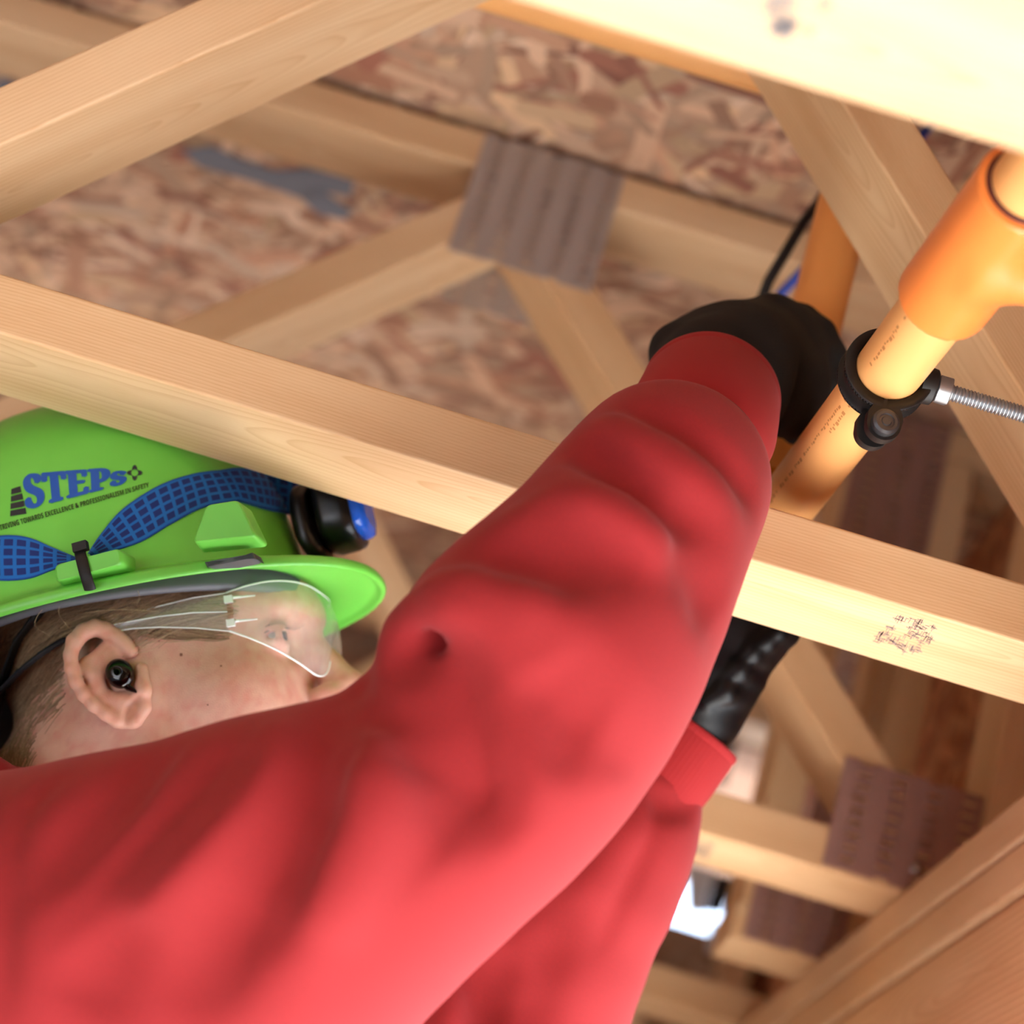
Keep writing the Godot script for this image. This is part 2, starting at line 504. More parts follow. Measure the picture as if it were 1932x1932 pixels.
func build_trusses() -> void:
	var t1 := truss("bright out-of-focus truss chord with grey grade marks, nearest the door opening", 0.618, 0.085, -1.5, 0.50, 5)
	var t2 := truss("sharp pale truss whose bottom chord passes over the hard hat and carries a grade stamp", 1.154, -0.023, -1.5, 0.50, 8)
	var t3 := truss("truss with two grey punched plates behind the orange drop pipe", 1.690, -0.082, -1.5, 0.50, 14, 0.462)
	truss("dim truss behind the plated one, hidden mostly by the stamped chord", 2.31, -0.25, -1.5, 0.50, 20)
	truss("end truss standing on the far wall beside the white trim boards", 2.87, -0.05, -1.5, 0.50, 33)
	plate(t3, -0.124, 0.010, 0.984, 1.1145, 1.690, 1.0, M.steel)
	plate(t3, -0.124, 0.010, 0.984, 1.1145, 1.690 + WD, -1.0, M.steel)
	plate(t3, 0.325, 0.446, 0.534, 0.630, 1.690, 1.0, M.old_steel)
	plate(t3, 0.325, 0.446, 0.534, 0.630, 1.690 + WD, -1.0, M.old_steel)
	var sc := MB.new()
	lathe(sc, Wd(1729, 1641, 1.688), Vector3(0.1, -0.25, 1).normalized(), [[-0.002, 0.0055], [0.001, 0.0055], [0.001, 0.0036], [0.004, 0.0034], [0.0055, 0.0022], [0.0058, 0.0]], 16)
	part("screw", sc, mat(Color(0.80, 0.82, 0.84), 0.25, {"metallic": 0.8}), t3, "bright zinc screw head")
	# short blocking truss beside the right wall, between the plated truss and the dim one
	var o := thing("blocking_truss", "short dark-plated blocking truss tight against the right wall", "truss", at(0.4, HB, 2.0))
	for e in [[at(0.31, HB + TH * 0.5, 2.02), at(0.5, HB + TH * 0.5, 2.02), Vector3.UP, "bottom_chord"], [at(0.31, HT - TH * 0.5 - 0.001, 2.02), at(0.5, HT - TH * 0.5 - 0.001, 2.02), Vector3.UP, "top_chord"], [at(0.332, HB + TH, 2.02), at(0.332, HT - TH - 0.002, 2.02), Vector3.RIGHT, "post"], [at(0.43, HB + TH, 2.02), at(0.43, HT - TH - 0.002, 2.02), Vector3.RIGHT, "post"]]:
		var mb := MB.new()
		mb.col = tinted(SPRUCE[1])
		lumber(mb, e[0], e[1], Vector3(0, 0, 1), e[2], WD * 0.5, TH * 0.5 - 0.0006, 0.1, 3)
		part(e[3], mb, M.wood, o)
	plate(o, 0.322, 0.416, 0.93, 1.1185, 2.02 - WD * 0.5, 1.0, M.old_steel)
	plate(o, 0.322, 0.416, 0.534, 0.66, 2.02 - WD * 0.5, 1.0, M.old_steel)
	# grade stamps: short inked strokes on the undersides
	var ink := mat(Color(0.60, 0.53, 0.50), 0.8)
	stamp(t2, [[1687, 1163, 1712, 1173], [1713, 1166, 1742, 1188], [1738, 1181, 1764, 1190], [1728, 1193, 1760, 1215], [1705, 1191, 1727, 1205], [1671, 1182, 1688, 1190], [1655, 1193, 1683, 1206], [1650, 1200, 1668, 1212], [1672, 1204, 1702, 1217], [1693, 1213, 1708, 1225], [1705, 1216, 1735, 1232]], HB, 11.0, ink, 5)
	stamp(t1, [[1442, -8, 1500, 22], [1446, 28, 1506, 62], [1462, 44, 1492, 74], [1520, 52, 1538, 66], [1545, -4, 1568, 18]], HB, 20.0, mat(Color(0.50, 0.53, 0.58), 0.8), 9)
	stamp(t3, [[1300, 1588, 1345, 1612], [1316, 1600, 1340, 1620]], HB, 8.0, ink, 14)

func Wh(px: float, py: float, h: float) -> Vector3:      # where a sight line meets the level h above the eye
	var r := ray(px, py)
	return EYE + r * (h / r.y)

func stamp(parent: Node3D, words: Array, h: float, size: float, m: Material, seed_: int) -> void:
	var r := RandomNumberGenerator.new()
	r.seed = seed_
	var mb := MB.new()
	for w in words:
		var n := int((w[2] - w[0]) * (w[3] - w[1]) / (size * 2.2)) + 3
		for i in n:
			var x := r.randf_range(w[0], w[2])
			var y := r.randf_range(w[1], w[3])
			var d := Vector2(0.94, 0.34) if r.randf() < 0.6 else Vector2(-0.55, 0.83)
			var l := r.randf_range(0.25, 0.6) * size
			var t := size * 0.055
			var e := Vector2(-d.y, d.x) * t
			var p := []
			for q in [-d * l - e, d * l - e, d * l + e, -d * l + e]: p.append(Wh(x + q.x, y + q.y, h - 0.0002))
			mb.flat_quad(p[0], p[1], p[2], p[3], Vector3.DOWN)
	var o := part("grade_stamp", mb, m, parent, "faded grey grade stamp")
	o.set_meta("kind", "stuff")

const PIPE_H := 0.629
const PIPE_R := 0.01925
func pipe_pt(d: float, h := PIPE_H) -> Vector3: return at(0.171 + (1.267 - d) * 0.0553, h, d)

func straight(mb: MB, a: Vector3, b: Vector3, r: float, sides := 40, inner := 0.0) -> void:
	var t := (b - a).normalized()
	var s := t.cross(Vector3(0.2, 0.9, 0.4)).normalized()
	var w := t.cross(s)
	var rows := []
	for i in 2:
		var row := []
		for j in sides:
			var q := TAU * j / sides
			row.append((a if i == 0 else b) + (s * cos(q) + w * sin(q)) * r)
		rows.append(row)
	mb.rings(rows, true, true, true)

func lathe(mb: MB, o: Vector3, t: Vector3, prof: Array, sides := 40) -> void:   # prof: [along, radius]; equal neighbours make hard edges
	var s := t.cross(Vector3(0.23, 0.9, 0.37)).normalized()
	var w := t.cross(s)
	for i in prof.size() - 1:
		var p0: Array = prof[i]
		var p1: Array = prof[i + 1]
		var nrm2 := Vector2(p1[0] - p0[0], p1[1] - p0[1])
		if nrm2.length() < 1e-7: continue
		nrm2 = Vector2(nrm2.y, -nrm2.x).normalized()   # (along, radial) turned out
		if nrm2.y < 0 or (absf(nrm2.y) < 1e-4 and false): nrm2 = -nrm2
		var na := nrm2.x
		if absf(nrm2.y) < 1e-4:
			na = -1.0 if p1[1] > p0[1] else 1.0
		var base := mb.v.size()
		for j in sides + 1:
			var q := TAU * j / sides
			var rd := s * cos(q) + w * sin(q)
			var nn := (t * na + rd * nrm2.y).normalized()
			mb.vert(o + t * p0[0] + rd * p0[1], nn)
			mb.vert(o + t * p1[0] + rd * p1[1], nn)
		for j in sides: mb.quad(base + j * 2, base + j * 2 + 2, base + j * 2 + 3, base + j * 2 + 1)

func build_pipes() -> void:
	var gloss := mat(Color(0.97, 0.56, 0.27), 0.28)
	M.fitting = gloss
	# main pipe towards the camera
	var main := thing("sprinkler_pipe", "light orange main sprinkler pipe held in the black ring clamp", "pipe", pipe_pt(0.8))
	var mb := MB.new()
	straight(mb, pipe_pt(0.25), pipe_pt(1.292), PIPE_R, 64)
	part("tube", mb, M.cpvc, main)
	# faint line of printing along the pipe
	mb = MB.new()
	var r := RandomNumberGenerator.new(); r.seed = 77
	var d := 0.93
	while d < 1.25:
		var gap := r.randf() < 0.16
		var ln := r.randf_range(0.0012, 0.0034)
		if not gap and not (d > 1.045 and d < 1.085):
			var rows := 1 if d < 1.05 or d > 1.13 else 2
			for k in rows:
				var q0 := deg_to_rad(214.0) + k * 0.24 + r.randf() * 0.05
				var q1 := q0 + r.randf_range(0.05, 0.13)
				var p := []
				for e in [[d, q0], [d + ln, q0], [d + ln, q1], [d, q1]]:
					p.append(pipe_pt(e[0]) + Vector3(cos(e[1]), sin(e[1]), 0) * (PIPE_R + 0.00012))
				mb.flat_quad(p[0], p[1], p[2], p[3], Vector3(cos(q0), sin(q0), 0))
		d += ln + 0.0012
	var pl := part("printed_line", mb, mat(Color(0.76, 0.52, 0.30), 0.6), main, "faint brown printing along the pipe")
	pl.set_meta("kind", "stuff")
	# tee with a branch to the right
	var tee := thing("tee_fitting", "glossy bright orange tee fitting on the main sprinkler pipe", "pipe fitting", pipe_pt(0.918))
	mb = MB.new()
	var ax := (pipe_pt(0.8) - pipe_pt(1.0)).normalized()
	var c0 := pipe_pt(0.918)
	var br := Vector3.RIGHT
	var tf := Field.new(c0 - Vector3(0.04, 0.04, 0.075), c0 + Vector3(0.095, 0.04, 0.075), 0.0019)
	tf.tube_of(c0 - ax * 0.060, c0 + ax * 0.056, 0.0258, 0.002)
	tf.tube_of(c0, c0 + br * 0.074, 0.0240, 0.014)
	tf.into(mb)
	part("body", mb, gloss, tee)
	mb = MB.new()
	lathe(mb, c0, ax, [[0.0555, PIPE_R + 0.0001], [0.0555, 0.0218], [0.0573, 0.0212], [0.0573, PIPE_R + 0.0001]], 64)
	part("primer_ring", mb, mat(Color(0.30, 0.09, 0.13), 0.5), tee, "dark purple primer line where the pipe enters")
	var bp := thing("branch_pipe", "light orange branch pipe leaving the bright orange tee", "pipe", c0 + br * 0.2)
	mb = MB.new()
	straight(mb, c0 + br * 0.074, c0 + br * 0.21, PIPE_R * 0.97, 48)
	part("tube", mb, M.cpvc, bp)
	# pipe along the trusses, elbow, drop pipe and the elbow that the main pipe enters
	var dx := 0.166
	var dd := 1.314
	var top := 0.992
	var o := thing("ceiling_pipe", "orange pipe running along the trusses close under the deck", "pipe", at(-0.3, top, dd))
	mb = MB.new()
	straight(mb, at(-1.2, top, dd), at(dx - 0.03, top, dd), PIPE_R, 48)
	part("tube", mb, M.cpvc, o)
	o = thing("elbow_fitting", "orange elbow joining the ceiling pipe to the drop pipe", "pipe fitting", at(dx, top, dd))
	mb = MB.new()
	mb.tube([at(dx - 0.045, top, dd), at(dx - 0.018, top, dd), at(dx - 0.006, top - 0.004, dd), at(dx - 0.001, top - 0.012, dd), at(dx, top - 0.022, dd), at(dx, top - 0.05, dd)], 0.0235, 28)
	part("body", mb, gloss, o)
	o = thing("drop_pipe", "deep orange upright drop pipe gripped by the black glove", "pipe", at(dx, 0.7, dd))
	mb = MB.new()
	straight(mb, at(dx, top - 0.04, dd), at(dx, PIPE_H - 0.01, dd), PIPE_R, 48)
	part("tube", mb, mat(Color(0.92, 0.62, 0.33), 0.45), o)
	o = thing("elbow_fitting", "orange elbow at the foot of the drop pipe behind the stamped chord", "pipe fitting", at(dx, PIPE_H, dd))
	mb = MB.new()
	mb.tube([at(dx, PIPE_H + 0.035, dd), at(dx, PIPE_H + 0.012, dd), at(dx, PIPE_H + 0.003, dd - 0.004), at(dx, PIPE_H, dd - 0.012), at(dx, PIPE_H, dd - 0.024)], 0.0235, 28)
	part("body", mb, mat(Color(0.82, 0.50, 0.14), 0.4), o)
	build_hanger()
	# cables
	o = thing("black_cable", "thin black cable hanging beside the drop pipe", "cable", W(1490, 470, 1.72))
	mb = MB.new()
	mb.tube([Wh(1660, 215, HT - 0.004), W(1600, 300, 1.72), W(1540, 388, 1.67), W(1515, 420, 1.66), W(1480, 480, 1.65), W(1450, 530, 1.65), W(1432, 580, 1.65), W(1420, 660, 1.66)], 0.0042, 10)
	part("sheath", mb, M.black, o)
	o = thing("blue_wire", "thin blue wire crossing behind the drop pipe", "wire", W(1500, 530, 1.75))
	mb = MB.new()
	mb.tube([W(1380, 660, 1.75), W(1460, 568, 1.74), W(1520, 505, 1.72), W(1600, 410, 1.72), W(1745, 248, 1.74), W(1780, 205, 1.78), Wh(1850, 120, HT - 0.003)], 0.0042, 10)
	part("sheath", mb, mat(Color(0.13, 0.25, 0.62), 0.5), o)

func build_hanger() -> void:
	var iron := mat(Color(0.13, 0.125, 0.125), 0.48, {"metallic": 0.35})
	var zinc := mat(Color(0.66, 0.68, 0.70), 0.36, {"metallic": 0.85})
	var c := pipe_pt(1.072)
	var o := thing("ring_clamp", "black split ring clamp around the main sprinkler pipe", "pipe clamp", c)
	var ax := Vector3(-0.0553, 0, -1).normalized()
	var s := Vector3.RIGHT
	var w := Vector3.UP
	# two half bands with ribs on their edges, split at the lower right
	for half in 2:
		var a0 := deg_to_rad(-83.0) if half == 0 else deg_to_rad(-79.0 + 180.0 - 6.0)
		var a1 := a0 + deg_to_rad(172.0)
		if half == 1: a1 = deg_to_rad(270.0 - 3.0 + 4.0)
		var rows := []
		var prof := [[-0.0085, 0.0200], [-0.0085, 0.0256], [-0.0078, 0.0262], [-0.0052, 0.0262], [-0.0042, 0.0238], [0.0042, 0.0238], [0.0052, 0.0262], [0.0078, 0.0262], [0.0085, 0.0256], [0.0085, 0.0200]]
		for i in 41:
			var q := lerpf(a0, a1, i / 40.0)
			var rd := s * cos(q) + w * sin(q)
			var row := []
			for p in prof: row.append(c + ax * p[0] + rd * p[1])
			rows.append(row)
		var mb := MB.new()
		mb.rings(rows, true, true, true)
		part("half_ring", mb, iron, o)
	# ears and bolt below
	for k in 2:
		var mb := MB.new()
		var off := -0.0055 if k == 0 else 0.006
		var prof2 := []
		var rows2 := []
		var cen := c + Vector3(0.0035 if k == 0 else 0.001, -0.036, 0)
		for z in [-0.0028, 0.0028]:
			var row := []
			for j in 28:
				var q := TAU * j / 28
				var p := Vector3(cos(q) * 0.0098, sin(q) * 0.0098, 0)
				if sin(q) > 0.2: p = Vector3(cos(q) * 0.0105, 0.0022 + sin(q) * 0.014, 0)
				row.append(cen + p + ax * (off + z))
			rows2.append(row)
		mb.rings(rows2, true, true, true)
		part("ear", mb, iron, o)
	var mb3 := MB.new()
	lathe(mb3, c + Vector3(0.0035, -0.036, 0) - ax * 0.0083, -ax, [[-0.02, 0.004], [0.0, 0.004], [0.0, 0.0078], [0.0042, 0.0078], [0.0052, 0.0062], [0.0052, 0.0046], [0.0044, 0.0042], [0.0044, 0.0030], [0.0050, 0.0026], [0.0050, 0.0]], 28)
	part("bolt", mb3, mat(Color(0.30, 0.30, 0.31), 0.4, {"metallic": 0.7}), o)
	# socket, nut and threaded rod
	var q0 := c + Vector3(0.0235, 0.001, 0)
	mb3 = MB.new()
	lathe(mb3, q0, Vector3.RIGHT, [[-0.003, 0.0], [-0.003, 0.0115], [0.005, 0.0105], [0.0062, 0.0088], [0.0062, 0.0]], 28)
	part("socket", mb3, iron, o)
	mb3 = MB.new()
	lathe(mb3, q0 + Vector3(0.0063, 0, 0), Vector3.RIGHT, [[0.0, 0.0], [0.0, 0.0080], [0.0006, 0.0088], [0.0078, 0.0088], [0.0084, 0.0080], [0.0084, 0.004]], 6)
	part("nut", mb3, zinc, o)
	var rod := thing("threaded_rod", "grey threaded steel rod running from the ring clamp to the truss end", "rod", q0)
	mb3 = MB.new()
	var pr := []
	var x := 0.006
	while x < 0.30:
		pr.append([x, 0.0040]); pr.append([x + 0.0009, 0.0049]); pr.append([x + 0.0013, 0.0049])
		x += 0.0021
	pr.append([x, 0.0040]); pr.append([x, 0.0])
	lathe(mb3, q0, Vector3(1, -0.012, 0.03).normalized(), pr, 20)
	part("thread", mb3, zinc, rod)

func board_px(called: String, label: String, cat: String, quad_px: Array, d: float, depth: float, m: Material, col := Color.WHITE) -> void:
	# an upright board whose front outline lies on the plane d metres away
	var mb := MB.new()
	mb.col = tinted(col)
	var p := []
	var q := []
	for e in quad_px:
		var a := Wd(e[0], e[1], d)
		p.append(a); q.append(a + Vector3(0, 0, -depth))
	mb.flat_quad(p[0], p[1], p[2], p[3], Vector3(0, 0, 1))
	mb.flat_quad(q[0], q[1], q[2], q[3], Vector3(0, 0, -1))
	var cen: Vector3 = (p[0] + p[1] + p[2] + p[3]) / 4.0
	for i in 4:
		var j := (i + 1) % 4
		var e2: Vector3 = p[j] - p[i]
		var nn := e2.cross(Vector3(0, 0, 1)).normalized()
		if nn.dot(p[i] - cen) < 0: nn = -nn
		mb.flat_quad(p[i], p[j], q[j], q[i], nn)
	var o := thing(called, label, cat, cen)
	part("board", mb, m, o)

func build_background() -> void:
	# far wall behind the end truss, with an unglazed opening beside the right wall
	var mb := MB.new()
	mb.col = tinted(Color(0.80, 0.67, 0.56))
	var x0 := 0.345
	var x1 := 0.515
	var h0 := 0.80
	var h1 := 1.085
	mb.box(at((-4.0 + x0) * 0.5, (HT - EYE.y) * 0.5, 3.05), Vector3((x0 + 4.0) * 0.5, 0, 0), Vector3(0, (HT + EYE.y) * 0.5, 0), Vector3(0, 0, 0.05))
	mb.box(at((x0 + x1) * 0.5, (h0 - EYE.y) * 0.5, 3.05), Vector3((x1 - x0) * 0.5, 0, 0), Vector3(0, (h0 + EYE.y) * 0.5, 0), Vector3(0, 0, 0.05))
	mb.box(at((x0 + x1) * 0.5, (h1 + HT) * 0.5, 3.05), Vector3((x1 - x0) * 0.5, 0, 0), Vector3(0, (HT - h1) * 0.5, 0), Vector3(0, 0, 0.05))
	mb.box(at(x1 + 0.6, (HT - EYE.y) * 0.5, 3.05), Vector3(0.6, 0, 0), Vector3(0, (HT + EYE.y) * 0.5, 0), Vector3(0, 0, 0.05))
	var wf := structure("wall_far", mb, M.osb)
	var pal := STRANDS
	flakes(wf, at(-0.6, 0.30, 2.9985), Vector3.RIGHT, Vector3.UP, Vector3(0, 0, -1), Vector2(0.90, 0.82), 1100, pal, 12)
	flakes(wf, at(0.24, 0.30, 2.9985), Vector3.RIGHT, Vector3.UP, Vector3(0, 0, -1), Vector2(0.28, 0.45), 260, pal, 13)
	var dark := mat(Color(0.035, 0.037, 0.042), 0.7)
	var white := mat(Color(0.86, 0.87, 0.89), 0.5)
	var tanw: Material = M.wood
	board_px("house_wrap_strip", "black strip hanging left of the white gap above the far chord", "strip", [[1352, 1322], [1418, 1290], [1368, 1482], [1325, 1472]], 2.99, 0.006, dark)
	board_px("house_wrap_strip", "black strip between the white and tan boards in the far wall opening", "strip", [[1352, 1646], [1390, 1655], [1364, 1724], [1328, 1720]], 2.99, 0.006, dark)
	board_px("house_wrap_strip", "small black strip beside the white block in the far wall", "strip", [[1412, 1734], [1442, 1742], [1426, 1792], [1402, 1790]], 2.99, 0.006, dark)
	board_px("trim_board", "white trim board left of the black strip in the far wall opening", "board", [[1296, 1626], [1352, 1642], [1326, 1722], [1300, 1718]], 2.985, 0.012, white)
	board_px("trim_board", "short white block below the tan boards in the far wall", "board", [[1342, 1740], [1400, 1736], [1392, 1802], [1338, 1794]], 2.985, 0.012, white)
	board_px("stud", "tan stud between two daylight gaps in the far wall opening", "stud", [[1478, 1330], [1500, 1340], [1455, 1520], [1430, 1510]], 2.98, 0.03, tanw, SPRUCE[1])
	board_px("stud", "tan stud beside the black strip in the far wall opening", "stud", [[1390, 1655], [1424, 1664], [1408, 1740], [1374, 1728]], 2.98, 0.03, tanw, SPRUCE[1])
	board_px("stud", "narrow tan stud right of the grey daylight gap", "stud", [[1456, 1672], [1472, 1676], [1450, 1760], [1436, 1750]], 2.98, 0.03, tanw, SPRUCE[1])

# ------------------------------------------------------------------ sculpting
# A field of signed distances on a grid; shapes are joined smoothly and the zero surface is meshed as surface nets.
class Field:
	var o := Vector3.ZERO
	var s := 0.005
	var nx := 0
	var ny := 0
	var nz := 0
	var d := PackedFloat32Array()
	func _init(lo: Vector3, hi: Vector3, cell: float) -> void:
		o = lo; s = cell
		nx = int((hi.x - lo.x) / cell) + 2; ny = int((hi.y - lo.y) / cell) + 2; nz = int((hi.z - lo.z) / cell) + 2
		d.resize(nx * ny * nz)
		d.fill(1.0)
	func span(lo: Vector3, hi: Vector3) -> Array:
		return [clampi(int((lo.x - o.x) / s), 0, nx - 1), clampi(int((hi.x - o.x) / s) + 1, 0, nx - 1), clampi(int((lo.y - o.y) / s), 0, ny - 1), clampi(int((hi.y - o.y) / s) + 1, 0, ny - 1), clampi(int((lo.z - o.z) / s), 0, nz - 1), clampi(int((hi.z - o.z) / s) + 1, 0, nz - 1)]
	# tapered capsule; op 0 joins, 1 cuts away
	func cone(a: Vector3, b: Vector3, ra: float, rb: float, k := 0.01, op := 0) -> void:
		var m := maxf(ra, rb) + maxf(k, s * 3.0)
		var e := span(Vector3(minf(a.x, b.x), minf(a.y, b.y), minf(a.z, b.z)) - Vector3(m, m, m), Vector3(maxf(a.x, b.x), maxf(a.y, b.y), maxf(a.z, b.z)) + Vector3(m, m, m))
		var ba := b - a
		var bb := maxf(ba.length_squared(), 1e-10)
		var reach := m - minf(ra, rb)
		for iz in range(e[4], e[5] + 1):
			for iy in range(e[2], e[3] + 1):
				var row: int = (iz * ny + iy) * nx
				var p := o + Vector3(e[0] * s, iy * s, iz * s) - a
				for ix in range(e[0], e[1] + 1):
					var h := clampf(p.dot(ba) / bb, 0.0, 1.0)
					var q := (p - ba * h).length() - ra - (rb - ra) * h
					p.x += s
					if q > reach + ra: continue
					var i := row + ix
					var c := d[i]
					if op == 0:
						var t := clampf(0.5 + 0.5 * (c - q) / k, 0.0, 1.0)
						d[i] = lerpf(c, q, t) - k * t * (1.0 - t)
					else:
						q = -q
						var t2 := clampf(0.5 + 0.5 * (q - c) / k, 0.0, 1.0)
						d[i] = lerpf(c, q, t2) + k * t2 * (1.0 - t2)
	# cylinder with flat ends
	func tube_of(a: Vector3, b: Vector3, r: float, k := 0.002) -> void:
		var m := r + maxf(k, s * 3.0)
		var e := span(a.min(b) - Vector3(m, m, m), a.max(b) + Vector3(m, m, m))
		var t := (b - a).normalized()
		var half := (b - a).length() * 0.5
		var c0 := (a + b) * 0.5
		for iz in range(e[4], e[5] + 1):
			for iy in range(e[2], e[3] + 1):
				var row: int = (iz * ny + iy) * nx
				for ix in range(e[0], e[1] + 1):
					var p := o + Vector3(ix * s, iy * s, iz * s) - c0
					var al := p.dot(t)
					var dr := (p - t * al).length() - r
					var da := absf(al) - half
					var q := maxf(dr, da) if dr < 0.0 or da < 0.0 else sqrt(dr * dr + da * da)
					var i := row + ix
					var c := d[i]
					var h := clampf(0.5 + 0.5 * (c - q) / k, 0.0, 1.0)
					d[i] = lerpf(c, q, h) - k * h * (1.0 - h)
	# ellipsoid with half axes r along the columns of b
	func ell(c0: Vector3, r: Vector3, k := 0.01, op := 0, b := Basis.IDENTITY) -> void:
		var m := maxf(r.x, maxf(r.y, r.z)) + maxf(k, s * 3.0)
		var e := span(c0 - Vector3(m, m, m), c0 + Vector3(m, m, m))
		var inv := b.inverse()
		var mn := minf(r.x, minf(r.y, r.z))
		for iz in range(e[4], e[5] + 1):
			for iy in range(e[2], e[3] + 1):
				var row: int = (iz * ny + iy) * nx
				for ix in range(e[0], e[1] + 1):
					var p := inv * (o + Vector3(ix * s, iy * s, iz * s) - c0)
					var l1 := (p / r).length()
					var l2 := (p / (r * r)).length()
					var q := l1 * (l1 - 1.0) / maxf(l2, 1e-6) if l1 > 0.01 else -mn
					var i := row + ix
					var c := d[i]
					if op == 0:
						var t := clampf(0.5 + 0.5 * (c - q) / k, 0.0, 1.0)
						d[i] = lerpf(c, q, t) - k * t * (1.0 - t)
					else:
						q = -q
						var t2 := clampf(0.5 + 0.5 * (q - c) / k, 0.0, 1.0)
						d[i] = lerpf(c, q, t2) + k * t2 * (1.0 - t2)
	# press a groove (depth > 0) or raise a fold (depth < 0) along a line
	# other > 0: the width on the right-hand side as seen along `view`, for folds with one sharp edge
	func fold(path: Array, width: float, depth: float, other := -1.0, view := Vector3.ZERO) -> void:
		var m := maxf(width, other) * 2.2
		var lo: Vector3 = path[0]
		var hi: Vector3 = path[0]
		for p in path:
			lo = lo.min(p); hi = hi.max(p)
		var e := span(lo - Vector3(m, m, m), hi + Vector3(m, m, m))
		var inv := 1.0 / (width * width)
		var inv2 := 1.0 / (other * other)
		var n := path.size() - 1
		for iz in range(e[4], e[5] + 1):
			for iy in range(e[2], e[3] + 1):
				var row: int = (iz * ny + iy) * nx
				for ix in range(e[0], e[1] + 1):
					var i := row + ix
					if absf(d[i]) > 0.075: continue
					var p := o + Vector3(ix * s, iy * s, iz * s)
					var best := 1e9
					var bt := 0.0
					var side := 0.0
					for j in n:
						var a: Vector3 = path[j]
						var ba: Vector3 = path[j + 1] - a
						var h := clampf((p - a).dot(ba) / maxf(ba.length_squared(), 1e-9), 0.0, 1.0)
						var q := (p - a - ba * h).length_squared()
						if q < best:
							best = q
							bt = (j + h) / n
							if other > 0.0: side = (p - a - ba * h).dot(ba.cross(view))
					var w := best * (inv2 if other > 0.0 and side > 0.0 else inv)
					if w < 5.0:
						d[i] += depth * exp(-w) * (1.0 - pow(absf(bt * 2.0 - 1.0), 4.0) * 0.7)
	# even out the field near the surface
	func soften(times: int) -> void:
		var px := nx * ny
		for k in times:
			var old := d.duplicate()
			for i in range(px + nx + 1, d.size() - px - nx - 1):
				if absf(old[i]) < s * 5.0:
					d[i] = old[i] * 0.4 + (old[i - 1] + old[i + 1] + old[i - nx] + old[i + nx] + old[i - px] + old[i + px]) * 0.1
	func val(p: Vector3) -> float:
		var q := (p - o) / s
		var x := clampi(int(q.x), 0, nx - 2)
		var y := clampi(int(q.y), 0, ny - 2)
		var z := clampi(int(q.z), 0, nz - 2)
		var f := Vector3(clampf(q.x - x, 0, 1), clampf(q.y - y, 0, 1), clampf(q.z - z, 0, 1))
		var i := (z * ny + y) * nx + x
		var j := i + nx * ny
		var a := lerpf(lerpf(d[i], d[i + 1], f.x), lerpf(d[i + nx], d[i + nx + 1], f.x), f.y)
		var b := lerpf(lerpf(d[j], d[j + 1], f.x), lerpf(d[j + nx], d[j + nx + 1], f.x), f.y)
		return lerpf(a, b, f.z)
	func grad(p: Vector3) -> Vector3:
		var e := s * 0.75
		return Vector3(val(p + Vector3(e, 0, 0)) - val(p - Vector3(e, 0, 0)), val(p + Vector3(0, e, 0)) - val(p - Vector3(0, e, 0)), val(p + Vector3(0, 0, e)) - val(p - Vector3(0, 0, e)))
	func hit(from: Vector3, dir: Vector3, t0: float, t1: float) -> float:
		var t := t0
		while t < t1:
			var q := val(from + dir * t)
			if q < 0.0:
				var a := t - s
				var b := t
				for k in 6:
					var m := (a + b) * 0.5
					if val(from + dir * m) < 0.0: b = m
					else: a = m
				return b
			t += s * 0.8
		return -1.0
	func into(mb: MB, xf := Transform3D.IDENTITY) -> void:
		var ids := PackedInt32Array()
		ids.resize(d.size())
		ids.fill(-1)
		var lim := s * 9.0
		var px := nx * ny
		var offs := [0, 1, nx, nx + 1, px, px + 1, px + nx, px + nx + 1]
		var cor := [Vector3(0, 0, 0), Vector3(1, 0, 0), Vector3(0, 1, 0), Vector3(1, 1, 0), Vector3(0, 0, 1), Vector3(1, 0, 1), Vector3(0, 1, 1), Vector3(1, 1, 1)]
		var edges := [0, 1, 2, 3, 4, 5, 6, 7, 0, 2, 1, 3, 4, 6, 5, 7, 0, 4, 1, 5, 2, 6, 3, 7]
		var found := []
		for z in nz - 1:
			for y in ny - 1:
				var row := (z * ny + y) * nx
				for x in nx - 1:
					var i := row + x
					if absf(d[i]) > lim: continue
					var c := 0
					for k in 8:
						if d[i + offs[k]] < 0.0: c += 1
					if c == 0 or c == 8: continue
					var p := Vector3.ZERO
					var m := 0
					for k in 12:
						var a: int = edges[k * 2]
						var b: int = edges[k * 2 + 1]
						var da := d[i + offs[a]]
						var db := d[i + offs[b]]
						if (da < 0.0) != (db < 0.0):
							p += (cor[a] as Vector3).lerp(cor[b], da / (da - db))
							m += 1
					var w := o + (Vector3(x, y, z) + p / m) * s
					var g := grad(w)
					var gl := g.length()
					if gl > 1e-9:
						w -= g / gl * clampf(val(w), -s * 0.5, s * 0.5) * 0.8
						g = grad(w).normalized()
					ids[i] = mb.vert(xf * w, (xf.basis * g).normalized())
					found.append(i)
		for i in found:
			var in0 := d[i] < 0.0
			if in0 != (d[i + 1] < 0.0) and i >= nx + px:
				face(mb, ids[i], ids[i - nx], ids[i - nx - px], ids[i - px])
			if in0 != (d[i + nx] < 0.0) and i >= 1 + px:
				face(mb, ids[i], ids[i - 1], ids[i - 1 - px], ids[i - px])
			if in0 != (d[i + px] < 0.0) and i >= 1 + nx:
				face(mb, ids[i], ids[i - 1], ids[i - 1 - nx], ids[i - nx])
	func face(mb: MB, a: int, b: int, c: int, e: int) -> void:
		if a < 0 or b < 0 or c < 0 or e < 0: return
		mb.quad(a, b, c, e)

